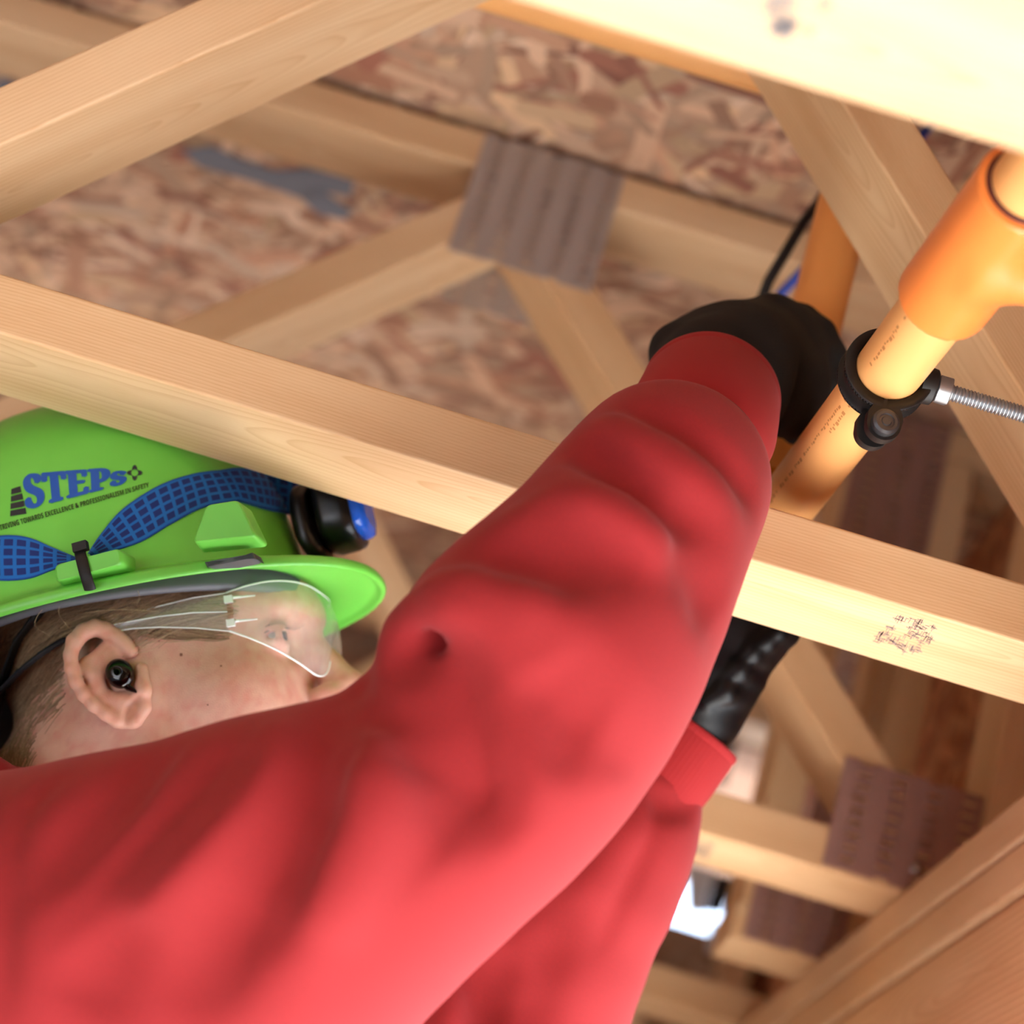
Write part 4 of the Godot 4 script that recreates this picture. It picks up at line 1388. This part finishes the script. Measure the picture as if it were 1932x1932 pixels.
func ear(mb: MB, base: Color, flush: Color) -> void:
	var f := Field.new(Vector3(-0.042, -0.044, -0.02), Vector3(0.030, 0.046, 0.030), 0.0013)
	# body of the ear: a sheet standing off the head
	for e in [[205, 1235, 165, 1262, 0.0075, 0.0055], [165, 1262, 190, 1310, 0.0055, 0.0065], [190, 1310, 232, 1340, 0.0065, 0.0075], [215, 1240, 225, 1300, 0.0075, 0.0075]]:
		f.cone(ear_pt(e[0], e[1], -0.006), ear_pt(e[2], e[3], -0.006), e[4], e[5], 0.006)
	f.ell(ear_pt(240.0, 1338.0, -0.002), Vector3(0.0095, 0.0110, 0.0055), 0.005)
	f.ell(ear_pt(228.0, 1350.0, -0.001), Vector3(0.0075, 0.0070, 0.0050), 0.004)
	# hollow of the scapha and the concha
	f.ell(ear_pt(180.0, 1245.0, 0.0062), Vector3(0.0105, 0.0165, 0.0072), 0.003, 1, Basis(Vector3.BACK, 0.35))
	f.ell(ear_pt(203.0, 1287.0, 0.004), Vector3(0.0105, 0.0105, 0.0125), 0.003, 1)
	# rim
	var hx := [[246, 1228], [232, 1214], [219, 1203], [200, 1190], [180, 1184], [158, 1192], [141, 1210], [133, 1235], [135, 1261], [142, 1285], [157, 1309], [176, 1329], [200, 1346], [220, 1359]]
	for i in hx.size() - 1:
		var r0 := 0.0046 if i < 7 else 0.0038
		f.cone(ear_pt(hx[i][0], hx[i][1], 0.0005), ear_pt(hx[i + 1][0], hx[i + 1][1], 0.0005), r0, 0.0046 if i < 6 else 0.0038, 0.0025)
	# inner ridge, tragus, lobe edge
	var ah := [[214, 1228], [196, 1248], [182, 1275], [186, 1300], [203, 1318], [222, 1322]]
	for i in ah.size() - 1: f.cone(ear_pt(ah[i][0], ah[i][1], -0.0025), ear_pt(ah[i + 1][0], ah[i + 1][1], -0.0025), 0.0036, 0.0038, 0.004)
	f.cone(ear_pt(266, 1262, 0.000), ear_pt(270, 1302, 0.0015), 0.0040, 0.0046, 0.004)
	f.cone(ear_pt(270, 1302, 0.0005), ear_pt(272, 1335, -0.001), 0.0040, 0.0038, 0.004)
	f.cone(ear_pt(272, 1335, -0.001), ear_pt(256, 1360, 0.000), 0.0042, 0.0046, 0.004)
	f.cone(ear_pt(225, 1322, 0.000), ear_pt(252, 1322, 0.001), 0.0046, 0.0040, 0.004)
	f.fold([ear_pt(248, 1328, 0.004), ear_pt(242, 1342, 0.005), ear_pt(239, 1358, 0.004)], 0.0020, 0.0034)
	f.fold([ear_pt(262, 1318, 0.004), ear_pt(254, 1328, 0.004)], 0.0022, 0.0022)
	var tone := FastNoiseLite.new(); tone.seed = 9; tone.frequency = 90.0
	var rim := Color(0.93, 0.66, 0.55).srgb_to_linear()
	var first := mb.v.size()
	f.into(mb, head_xf)
	var inv := head_xf.affine_inverse()
	for i in range(first, mb.v.size()):
		var t := tone.get_noise_3dv(inv * mb.v[i])
		mb.c[i] = base.lerp(rim, clampf(0.45 + t * 0.6, 0.0, 1.0)).lerp(flush, clampf(t, 0.0, 0.6))

func hair(person: Node3D, f: Field) -> void:
	var r := RandomNumberGenerator.new(); r.seed = 41
	var inv := head_xf.affine_inverse()
	var eye_l := inv * EYE
	var mb := MB.new()
	var tones := [Color(0.66, 0.55, 0.43), Color(0.58, 0.47, 0.36), Color(0.76, 0.65, 0.51), Color(0.46, 0.37, 0.29), Color(0.36, 0.29, 0.24)]
	# [count, start box, bend, length, lift]
	var zones := [
		[950, [150, 1080, 455, 1165], [-1.0, -0.02], [-0.75, 0.62], 210.0, 0.0035],
		[260, [330, 1165, 440, 1205], [-1.0, 0.02], [-0.9, -0.35], 110.0, 0.0012],
		[620, [25, 1130, 170, 1215], [-0.72, 0.55], [-0.45, 0.9], 170.0, 0.0035],
		[240, [10, 1240, 125, 1340], [-0.72, 0.66], [-0.6, 0.78], 60.0, 0.0010],
		[260, [-20, 1310, 70, 1430], [-0.55, 0.70], [0.15, 0.95], 70.0, 0.0014],
	]
	for z in zones:
		for i in z[0]:
			var p := Vector2(r.randf_range(z[1][0], z[1][2]), r.randf_range(z[1][1], z[1][3]))
			if z[1][0] == 330 and p.y > 1166 + (p.x - 330) * 0.15 + 36: continue
			var d0 := Vector2(z[2][0], z[2][1]).rotated(r.randfn(0, 0.10))
			var d1 := Vector2(z[3][0], z[3][1]).rotated(r.randfn(0, 0.16))
			var ln: float = z[4] * r.randf_range(0.6, 1.25)
			var lift: float = z[5] * r.randf_range(0.2, 1.25)
			var steps := 7
			var pts := []
			var ok := true
			for k in steps + 1:
				var t := float(k) / steps
				var hit := f.hit(eye_l, inv.basis * ray(p.x, p.y), 1.15, 1.6)
				if hit < 0:
					ok = false
					break
				var up := lift * (0.3 + 0.7 * sin(minf(t * 1.2, 1.0) * PI * 0.5))
				pts.append(EYE + ray(p.x, p.y) * (hit - up))
				p += d0.lerp(d1, t) * ln / steps
			if not ok and pts.size() < 4: continue
			var tc: Color = tones[mini(int(absf(r.randfn(0, 1.4))), 4)]
			mb.col = tinted(tc) * r.randf_range(0.8, 1.15)
			var rad := r.randf_range(0.00022, 0.00042)
			var rr := []
			for k in pts.size(): rr.append(rad * (1.0 - 0.7 * k / pts.size()))
			mb.tube(pts, rr, 4, false)
	# stray wisps standing off the head
	for e in [[[135, 1190], [112, 1160], [116, 1136], [138, 1120]], [[95, 1200], [66, 1180], [80, 1150], [116, 1134]], [[258, 1142], [263, 1128], [260, 1114]], [[250, 1232], [282, 1228], [308, 1214]], [[160, 1156], [230, 1150], [300, 1154]]]:
		var pts2 := []
		for i in 13:
			var q := along(e, i / 12.0)
			pts2.append(W(q.x, q.y, 1.312))
		mb.col = tinted(tones[2])
		mb.tube(pts2, 0.00013, 4, false)
	var o := part("hair", mb, mat(Color(1, 1, 1), 0.5, {"vertex_color_use_as_albedo": true}), person, "dark blond hair drawn back behind the ear")
	o.set_meta("kind", "stuff")

# -------------------------------------------------- hard hat
const HAT_H := 0.150
func hat_rho(y: float, h := HAT_H) -> float: return pow(maxf(1.0 - pow(clampf(y / h, 0.0, 1.0), 2.3), 0.0), 1.0 / 2.5)
func hat_f(p: Vector3) -> float:
	var a := 0.135 if p.x > 0 else 0.128
	return sqrt(p.x * p.x / (a * a) + p.z * p.z / (0.106 * 0.106)) - hat_rho(maxf(p.y, 0.0))
func hat_point(px: float, py: float, lift: float) -> Vector3:    # world point on the shell under a sight line
	var inv := hat_xf.affine_inverse()
	var a := inv * EYE
	var b := inv.basis * ray(px, py)
	var t := 1.12
	while t < 1.62 and hat_f(a + b * t) > 0.0: t += 0.002
	if t >= 1.62:      # past the outline: take the nearest approach
		var best := 1e9
		var bt := 1.4
		t = 1.2
		while t < 1.58:
			var q := hat_f(a + b * t)
			if q < best:
				best = q
				bt = t
			t += 0.002
		return hat_xf * (a + b * bt)
	var lo := t - 0.002
	for k in 7:
		var m := (lo + t) * 0.5
		if hat_f(a + b * m) > 0.0: lo = m
		else: t = m
	var p := a + b * t
	var e := 0.0004
	var g := Vector3(hat_f(p + Vector3(e, 0, 0)) - hat_f(p - Vector3(e, 0, 0)), hat_f(p + Vector3(0, e, 0)) - hat_f(p - Vector3(0, e, 0)), hat_f(p + Vector3(0, 0, e)) - hat_f(p - Vector3(0, 0, e))).normalized()
	return hat_xf * (p + g * lift)

func hat_ring(q: float, y: float, k: float) -> Vector3:
	var a := 0.135 if cos(q) > 0 else 0.128
	var rho := hat_rho(y) * k
	return Vector3(a * cos(q) * rho, y, 0.106 * sin(q) * rho)
func hat_rim(q: float, inset: float, y: float) -> Vector3:
	var c := cos(q)
	var s := sin(q)
	var x := (0.180 - inset) * c if c > 0 else (0.136 - inset) * c
	return Vector3(x, y - 0.004 * maxf(c, 0.0) * maxf(c, 0.0), (0.115 - inset) * signf(s) * pow(absf(s), 0.9))

func print_mesh(mb: MB, src: Mesh, quad_px: Array, lift: float) -> void:
	# flat lettering wrapped on to the shell: its box is carried to four outline points (bottom left, bottom right, top right, top left)
	var arr := src.surface_get_arrays(0)
	var v: PackedVector3Array = arr[Mesh.ARRAY_VERTEX]
	var lo := Vector2(1e9, 1e9)
	var hi := Vector2(-1e9, -1e9)
	for p in v:
		lo = lo.min(Vector2(p.x, p.y)); hi = hi.max(Vector2(p.x, p.y))
	var map := []
	for p in v:
		var s := (p.x - lo.x) / (hi.x - lo.x)
		var t := (p.y - lo.y) / (hi.y - lo.y)
		var b := Vector2(quad_px[0][0], quad_px[0][1]).lerp(Vector2(quad_px[1][0], quad_px[1][1]), s)
		var u := Vector2(quad_px[3][0], quad_px[3][1]).lerp(Vector2(quad_px[2][0], quad_px[2][1]), s)
		var q := b.lerp(u, t)
		map.append(hat_point(q.x, q.y, lift + (0.0002 if p.z > 0 else 0.0)))
	var idx = arr[Mesh.ARRAY_INDEX]
	var n: int = idx.size() if idx != null else v.size()
	for k in range(0, n, 3):
		var i0: int = idx[k] if idx != null else k
		var i1: int = idx[k + 1] if idx != null else k + 1
		var i2: int = idx[k + 2] if idx != null else k + 2
		if v[i0].z < 0 or v[i1].z < 0 or v[i2].z < 0: continue
		var nn: Vector3 = (map[i1] - map[i0]).cross(map[i2] - map[i0]).normalized()
		if nn.dot(EYE - map[i0]) < 0: nn = -nn
		mb.tri(mb.vert(map[i0], nn), mb.vert(map[i1], nn), mb.vert(map[i2], nn))

func letters(text: String, serif: bool, weight: int) -> TextMesh:
	var t := TextMesh.new()
	var sf := SystemFont.new()
	sf.font_names = PackedStringArray(["Droid Serif" if serif else "Droid Sans"])
	sf.font_weight = weight
	t.font = sf
	t.font_size = 64
	t.pixel_size = 0.01
	t.depth = 0.02
	t.text = text
	t.curve_step = 1.0
	return t

func lug(called: String, parent: Node3D, px: Array, z0: float, z1: float, m: Material) -> void:
	# a block with rounded corners on the side of the shell
	var pts := []
	for e in px: pts.append(on_plane(hat_xf, e[0], e[1], z1))
	var cen := Vector3.ZERO
	for p in pts: cen += p / pts.size()
	var outline := []
	var n := pts.size()
	for i in n:
		var p: Vector3 = pts[i]
		var a: Vector3 = pts[(i + n - 1) % n]
		var b: Vector3 = pts[(i + 1) % n]
		var r := 0.0035
		var pa := p + (a - p).normalized() * r
		var pb := p + (b - p).normalized() * r
		for k in 6:
			var t := k / 5.0
			outline.append(pa.lerp(p, t).lerp(p.lerp(pb, t), t))
	var rows := []
	for e in [[z0 - z1, 1.07], [-0.0035, 1.01], [-0.0015, 0.995], [-0.0004, 0.97], [0.0, 0.92]]:
		var row := []
		for p in outline:
			var q: Vector3 = cen + (p - cen) * e[1]
			row.append(hat_xf * (q + Vector3(0, 0, e[0])))
		rows.append(row)
	var mb := MB.new()
	mb.rings(rows, true, false, true)
	part(called, mb, m, parent)

func strap_texture() -> ImageTexture:
	var im := Image.create(160, 128, false, Image.FORMAT_RGB8)
	im.fill(Color(0.06, 0.42, 0.74))
	for x in 160:
		for y in 128:
			if (x + y) % 4 < 2: im.set_pixel(x, y, Color(0.05, 0.37, 0.68))
	for k in 4:
		for j in 4:
			im.fill_rect(Rect2i(j * 40 + 6, 12 + k * 28, 28, 19), Color(0.06, 0.16, 0.42))
	for x in 160:
		for y in [0, 1, 2, 3, 124, 125, 126, 127]: im.set_pixel(x, y, Color(0.03, 0.24, 0.58))
	im.generate_mipmaps()
	return ImageTexture.create_from_image(im)

func ribbon(parent: Node3D, up: Array, dn: Array, lift: float, m: Material, u0: float) -> float:
	# an elastic band lying on the shell between two outline lines, with thickness
	var n := 40
	var top := []
	var w := 8
	for i in n + 1:
		var t := float(i) / n
		var a := along(up, t)
		var b := along(dn, t)
		var row := []
		for j in w + 1:
			var q := a.lerp(b, float(j) / w)
			var bulge := sin(float(j) / w * PI) * 0.0012
			row.append(hat_point(q.x, q.y, lift + bulge))
		top.append(row)
	var mb := MB.new()
	var ln := 0.0
	var ids := []
	for i in n + 1:
		if i > 0: ln += (top[i][w / 2] - top[i - 1][w / 2]).length()
		var line := []
		for j in w + 1:
			var du: Vector3 = top[i][mini(j + 1, w)] - top[i][maxi(j - 1, 0)]
			var dv: Vector3 = top[mini(i + 1, n)][j] - top[maxi(i - 1, 0)][j]
			var nn := du.cross(dv).normalized()
			if nn.dot(EYE - top[i][j]) < 0: nn = -nn
			line.append(mb.vert(top[i][j], nn, Vector2((u0 + ln) / 0.034, float(j) / w)))
		ids.append(line)
	for i in n:
		for j in w: mb.quad(ids[i][j], ids[i][j + 1], ids[i + 1][j + 1], ids[i + 1][j])
	for j in [0, w]:      # edges down to the shell
		for i in n:
			var p0: Vector3 = top[i][j]
			var p1: Vector3 = top[i + 1][j]
			var q0 := along(up, float(i) / n) if j == 0 else along(dn, float(i) / n)
			var q1 := along(up, float(i + 1) / n) if j == 0 else along(dn, float(i + 1) / n)
			var nn: Vector3 = (top[i][j] - top[i][w / 2]).normalized()
			mb.flat_quad(p0, p1, hat_point(q1.x, q1.y, 0.0), hat_point(q0.x, q0.y, 0.0), nn)
	part("elastic_strap", mb, m, parent)
	return u0 + ln

func along(pts: Array, t: float) -> Vector2:      # smooth line through outline points
	var n := pts.size() - 1
	var x := clampf(t, 0, 1) * n
	var i := mini(int(x), n - 1)
	var f := x - i
	var p0 := Vector2(pts[maxi(i - 1, 0)][0], pts[maxi(i - 1, 0)][1])
	var p1 := Vector2(pts[i][0], pts[i][1])
	var p2 := Vector2(pts[i + 1][0], pts[i + 1][1])
	var p3 := Vector2(pts[mini(i + 2, n)][0], pts[mini(i + 2, n)][1])
	return p1.cubic_interpolate(p2, p0, p3, f)

func build_hat() -> void:
	var lime := mat(Color(0.46, 0.83, 0.32), 0.36, {"albedo_texture": noise_tex(61, 0.02, 256, Color(0.94, 0.96, 0.92), Color(1, 1, 1)), "uv1_triplanar": true, "uv1_scale": Vector3(5, 5, 5), "backlight_enabled": true, "backlight": Color(0.16, 0.36, 0.09)})
	var hat := thing("hard_hat", "lime green hard hat with blue printed logo", "hard hat", hat_xf.origin)
	var rows := []
	var k := 144
	var spec := []       # [kind, first value, second value]
	for i in 30: spec.append([0, HAT_H * (1.0 - pow(i / 29.0, 1.7) * 0.90) - 0.00002, 1.0])
	spec.append([0, 0.009, 1.006]); spec.append([0, 0.006, 1.022])
	spec.append([1, 0.30, 0.0045]); spec.append([1, 0.6, 0.0033])
	for e in [[0.0026, 0.0026], [0.0008, 0.0018], [0.0, 0.0002], [0.0, -0.0026], [0.0010, -0.0042], [0.0028, -0.0044], [0.0040, -0.0030], [0.0050, -0.0006], [0.0080, 0.0002]]: spec.append([2, e[0], e[1]])
	spec.append([3, 0.4, 0.0]); spec.append([3, 0.75, 0.0])
	for y3 in [0.006, 0.02, 0.05, 0.09, 0.12, 0.14]: spec.append([0, y3, 0.972])
	for e in spec:
		var row := []
		for j in k:
			var q := TAU * j / k
			var p: Vector3
			if e[0] == 0: p = hat_ring(q, e[1], e[2])
			elif e[0] == 1: p = hat_ring(q, 0.006, 1.022).lerp(hat_rim(q, 0.0, e[2]), e[1]) * Vector3(1, 0, 1) + Vector3(0, e[2], 0)
			elif e[0] == 2: p = hat_rim(q, e[1], e[2])
			else: p = hat_rim(q, 0.0080, 0.0002).lerp(hat_ring(q, 0.003, 0.975), e[1])
			row.append(hat_xf * p)
		rows.append(row)
	var mb := MB.new()
	ring_rows(mb, rows, 12)
	part("shell", mb, lime, hat)
	lug("accessory_slot", hat, [[388, 952], [450, 942], [484, 1012], [362, 1024]], 0.094, 0.1130, lime)
	lug("strap_bracket", hat, [[101, 1066], [228, 1033], [230, 1064], [104, 1098]], 0.100, 0.1185, lime)
	# printing
	mb = MB.new()
	for e in [[0, 0], [-1.6, 0.4], [1.6, -0.4], [-0.8, -1.2], [0.8, 1.2], [3.0, -0.8], [-3.0, 0.8]]:
		print_mesh(mb, letters("STEPs", true, 800), [[52 + e[0], 962 + e[1]], [236 + e[0], 913 + e[1]], [237 + e[0], 882 + e[1]], [44 + e[0], 897 + e[1]]], 0.0004)
	part("logo_lettering", mb, mat(Color(0.06, 0.33, 0.70), 0.4), hat, "blue STEPs logo lettering")
	mb = MB.new()
	print_mesh(mb, letters("STRIVING TOWARDS EXCELLENCE & PROFESSIONALISM IN SAFETY", false, 700), [[-3, 1003], [281, 920], [280, 911], [-6, 993]], 0.0004)
	part("motto_lettering", mb, mat(Color(0.04, 0.07, 0.04), 0.5), hat, "small black motto under the logo")
	var ink := mat(Color(0.05, 0.055, 0.04), 0.5)
	for i in 4:
		mb = MB.new()
		var y := 919.0 + i * 13.6
		var xa := 22.0 - i * 0.6
		var xb := 39.0 + i * 3.2
		var p := []
		for e in [[xa, y + 4.5], [xb, y - 1.0], [xb + 2.0, y + 10.0], [xa - 0.4, y + 15.0]]: p.append(hat_point(e[0], e[1], 0.0005))
		mb.flat_quad(p[0], p[1], p[2], p[3], hat_xf.basis.z)
		part("logo_step", mb, ink, hat)
	mb = MB.new()
	var base := 0
	for j in 49:
		var q := TAU * j / 48
		var ro := 11.0 + 3.6 * cos(4.0 * q)
		var ri := 6.6
		mb.vert(hat_point(254 + ro * cos(q), 893 + ro * sin(q), 0.0005), hat_xf.basis.z)
		mb.vert(hat_point(254 + ri * cos(q), 893 + ri * sin(q), 0.0005), hat_xf.basis.z)
	for j in 48: mb.quad(base + j * 2, base + j * 2 + 2, base + j * 2 + 3, base + j * 2 + 1)
	part("logo_cog", mb, ink, hat)
	# suspension: head band with sweatband and nape strap
	rows = []
	for e in [[0.000, 0.0], [0.0022, 0.0], [0.003, 0.0015], [0.003, 0.012], [0.0046, 0.014], [0.0046, 0.024], [0.003, 0.0262], [0.0, 0.0266], [-0.003, 0.026], [-0.003, 0.0]]:
		var row := []
		for j in 96:
			var q := TAU * j / 96
			var back := smoothstep(-0.35, -0.95, cos(q))
			var p := Vector3((0.124 if cos(q) > 0 else 0.104) * cos(q), 0.0, 0.0855 * sin(q))
			var nrm := Vector3(cos(q) / 0.109, 0, sin(q) / 0.0855).normalized()
			row.append(hat_xf * (p + nrm * e[0] + Vector3(0.004, 0.0275 - e[1] * (1.0 + back * 2.6 + 0.30 * maxf(cos(q), 0.0)), 0)))
		rows.append(row)
	mb = MB.new()
	ring_rows(mb, rows, 3)
	part("head_band", mb, mat(Color(0.36, 0.37, 0.40), 0.5), hat, "dark grey padded head band under the brim")
	lug("suspension_key", hat, [[385, 1060], [478, 1044], [482, 1052], [390, 1070]], 0.088, 0.1005, mat(Color(0.30, 0.32, 0.34), 0.4))
	mb = MB.new()
	mb.tube([W(150, 1098, 1.322), W(95, 1130, 1.332), W(40, 1200, 1.350), W(5, 1290, 1.370), W(-18, 1380, 1.39)], 0.0115, 14, true, 0.2, fwd_v)
	part("nape_strap", mb, mat(Color(0.05, 0.055, 0.06), 0.7), hat, "black nape strap behind the ear")
	mb = MB.new()
	mb.tube([hat_xf * Vector3(-0.10, -0.012, 0.03), hat_xf * Vector3(-0.115, -0.015, -0.03), hat_xf * Vector3(-0.09, -0.015, -0.07)], 0.012, 12, true, 0.3)
	part("ratchet", mb, M.black, hat)
	# cable tie over the bracket
	var tie := thing("cable_tie", "black cable tie holding the blue strap to the hat's rim bracket", "cable tie", hat_point(152, 1045, 0))
	mb = MB.new()
	var tp := []
	for e in [[150, 1036, 0.1160], [153, 1052, 0.1196], [160, 1080, 0.1202], [166, 1100, 0.1196], [170, 1112, 0.1150]]: tp.append(hat_xf * on_plane(hat_xf, e[0], e[1], e[2]))
	mb.tube(tp, 0.0036, 12, true, 0.35, hat_xf.basis.x)
	part("band", mb, M.black, tie)
	mb = MB.new()
	var hc := hat_xf * on_plane(hat_xf, 152, 1032, 0.1185)
	mb.box(hc, hat_xf.basis.x * 0.0041, hat_xf.basis.y * 0.0026, hat_xf.basis.z * 0.0024)
	part("lock", mb, M.black, tie)
	# head lamp
	var lamp := thing("headlamp", "headlamp with blue checked elastic strap around the hard hat", "headlamp", hat_xf * Vector3(0.15, 0.05, 0))
	var sm := mat(Color(1, 1, 1), 0.85, {"albedo_texture": strap_texture()})
	var u := ribbon(lamp, [[-60, 1030], [-20, 1016], [20, 1011], [60, 1017], [100, 1034], [146, 1053]], [[-60, 1085], [-20, 1094], [20, 1096], [60, 1091], [100, 1076], [146, 1061]], 0.0012, sm, 0.0)
	u = ribbon(lamp, [[166, 1046], [190, 1010], [232, 962], [300, 918], [365, 896], [418, 889]], [[172, 1050], [215, 1040], [268, 1022], [322, 990], [385, 958], [452, 946]], 0.0014, sm, u)
	u = ribbon(lamp, [[414, 890], [445, 886], [490, 890], [545, 900], [580, 915]], [[446, 946], [470, 953], [505, 963], [540, 970], [580, 977]], 0.0018, sm, u)
	var blk := mat(Color(0.025, 0.025, 0.028), 0.32)
	# bracket, body and lens stand on the front of the hat
	mb = MB.new()
	rows = []
	for e in [[0.141, 0.75], [0.143, 0.98], [0.148, 1.0], [0.152, 0.96], [0.153, 0.8]]:
		var row := []
		for j in 40:
			var q := TAU * j / 40
			row.append(hat_xf * Vector3(e[0] - 0.35 * pow(sin(q) * 0.022, 2) / 0.04, 0.038 + 0.025 * signf(cos(q)) * pow(absf(cos(q)), 0.6) * e[1], 0.022 * signf(sin(q)) * pow(absf(sin(q)), 0.6) * e[1] - 0.002))
		rows.append(row)
	mb.rings(rows, true, true, true)
	part("bracket", mb, blk, lamp)
	mb = MB.new()
	rows = []
	for e in [[0.152, 0.72], [0.153, 0.92], [0.158, 1.0], [0.168, 1.0], [0.172, 0.97], [0.174, 0.9]]:
		var row := []
		for j in 48:
			var q := TAU * j / 48
			row.append(hat_xf * Vector3(e[0], 0.0405 + 0.0225 * signf(cos(q)) * pow(absf(cos(q)), 0.62) * e[1], -0.001 + 0.025 * signf(sin(q)) * pow(absf(sin(q)), 0.62) * e[1]))
		rows.append(row)
	mb.rings(rows, true, true, true)
	part("lamp_body", mb, blk, lamp)
	mb = MB.new()
	rows = []
	for e in [[0.1735, 0.86], [0.177, 0.86], [0.180, 0.80], [0.1815, 0.6]]:
		var row := []
		for j in 48:
			var q := TAU * j / 48
			row.append(hat_xf * Vector3(e[0], 0.0415 + 0.0215 * signf(cos(q)) * pow(absf(cos(q)), 0.62) * e[1], -0.001 + 0.0245 * signf(sin(q)) * pow(absf(sin(q)), 0.62) * e[1]))
		rows.append(row)
	mb.rings(rows, true, true, true)
	part("lens", mb, mat(Color(0.12, 0.36, 0.78), 0.12), lamp, "blue lamp face")

# -------------------------------------------------- safety glasses
func build_glasses() -> void:
	var o := thing("safety_glasses", "clear wraparound safety glasses on the worker's face", "glasses", head_xf * Vector3(0.08, 0.02, -0.03))
	var clear := mat(Color(0.97, 0.99, 0.98, 0.16), 0.04, {"transparency": BaseMaterial3D.TRANSPARENCY_ALPHA})
	var frost := clear      # one clear plastic throughout; the edges show because they are solid rods
	var bright := mat(Color(0.97, 0.99, 0.98), 0.04, {"refraction_enabled": true, "refraction_scale": 0.05})
	# plan of the lens from the near hinge round the nose to the far hinge: x, z, top y, bottom y
	var plan := [[0.0640, -0.0010, 0.0395, 0.0170], [0.0760, -0.0040, 0.0425, 0.0110], [0.0880, -0.0120, 0.0450, 0.0040], [0.0975, -0.0250, 0.0462, -0.0030], [0.1035, -0.0420, 0.0465, -0.0078], [0.1070, -0.0560, 0.0450, -0.0030], [0.1085, -0.0700, 0.0440, 0.0130]]
	var full := plan.duplicate()
	for i in range(plan.size() - 2, -1, -1):
		full.append([plan[i][0], -0.14 - plan[i][1], plan[i][2], plan[i][3]])
	var n := 72
	var grid := []
	for i in n + 1:
		var x := float(i) / n * (full.size() - 1)
		var a := mini(int(x), full.size() - 2)
		var t := x - a
		var e := []
		for c in 4: e.append(cubic_interpolate(full[a][c], full[a + 1][c], full[maxi(a - 1, 0)][c], full[mini(a + 2, full.size() - 1)][c], t))
		var row := []
		for j in 11:
			var v := j / 10.0
			var y := lerpf(e[2], e[3], v)
			var belly := 0.004 * sin(v * PI)
			row.append(head_xf * Vector3(e[0] + belly, y, e[1] + belly * 0.4 * (1.0 if i < n / 2 else -1.0)))
		grid.append(row)
	var mb := MB.new()
	mb.rings(grid, false)
	part("lens", mb, clear, o)
	# polished edge all round the lens
	mb = MB.new()
	var top := []
	var bot := []
	for r in grid:
		top.append(r[0]); bot.append(r[10])
	mb.tube(top, 0.0005, 8)
	part("lens_edge", mb, bright, o)
	mb = MB.new()
	mb.tube(bot, 0.0006, 8)
	part("lens_edge", mb, bright, o)
	# temple arms
	for s in 2:
		mb = MB.new()
		var rows := []
		var up := [[0.0640, 0.0395], [0.045, 0.0392], [0.025, 0.0370], [0.005, 0.0345], [-0.004, 0.0335]]
		var dn := [[0.0640, 0.0170], [0.045, 0.0215], [0.025, 0.0248], [0.010, 0.0262], [-0.002, 0.0262]]
		for i in up.size():
			var zz := -0.0010 + 0.006 * sin(float(i) / 4.0 * PI * 0.5)
			if s == 1: zz = -0.14 - zz
			var row := []
			for j in 7:
				var v := j / 6.0
				row.append(head_xf * Vector3(lerpf(up[i][0], dn[i][0], v), lerpf(up[i][1], dn[i][1], v), zz + 0.0008 * sin(v * PI)))
			rows.append(row)
		mb.rings(rows, false)
		var arm := part("temple_arm", mb, frost, o)
		for j in [0, 3, 6]:
			mb = MB.new()
			var line := []
			for row in rows: line.append(row[j])
			mb.tube(line, 0.0004, 6)
			part("rib", mb, bright, arm)
		for y in [0.0352, 0.0213]:
			mb = MB.new()
			var hz := 0.0002 if s == 0 else -0.1402
			mb.box(head_xf * Vector3(0.0655, y, hz), head_xf.basis.x * 0.0024, head_xf.basis.y * 0.0021, head_xf.basis.z * 0.0012)
			mb.tube([head_xf * Vector3(0.068, y + 0.0008, hz - 0.0006), head_xf * Vector3(0.080, y + 0.0010, hz - (0.005 if s == 0 else -0.005))], [0.0010, 0.0004], 6)
			part("hinge", mb, bright, arm)
	# cord from the arm round the back of the head
	mb = MB.new()
	mb.tube([W(138, 1200, 1.345), W(112, 1212, 1.338), W(80, 1232, 1.332), W(40, 1264, 1.345), W(10, 1295, 1.36), W(-30, 1330, 1.38)], 0.0055, 12, true, 0.35, fwd_v)
	part("cord", mb, mat(Color(0.12, 0.12, 0.14), 0.75), o, "dark grey retaining cord behind the ear")
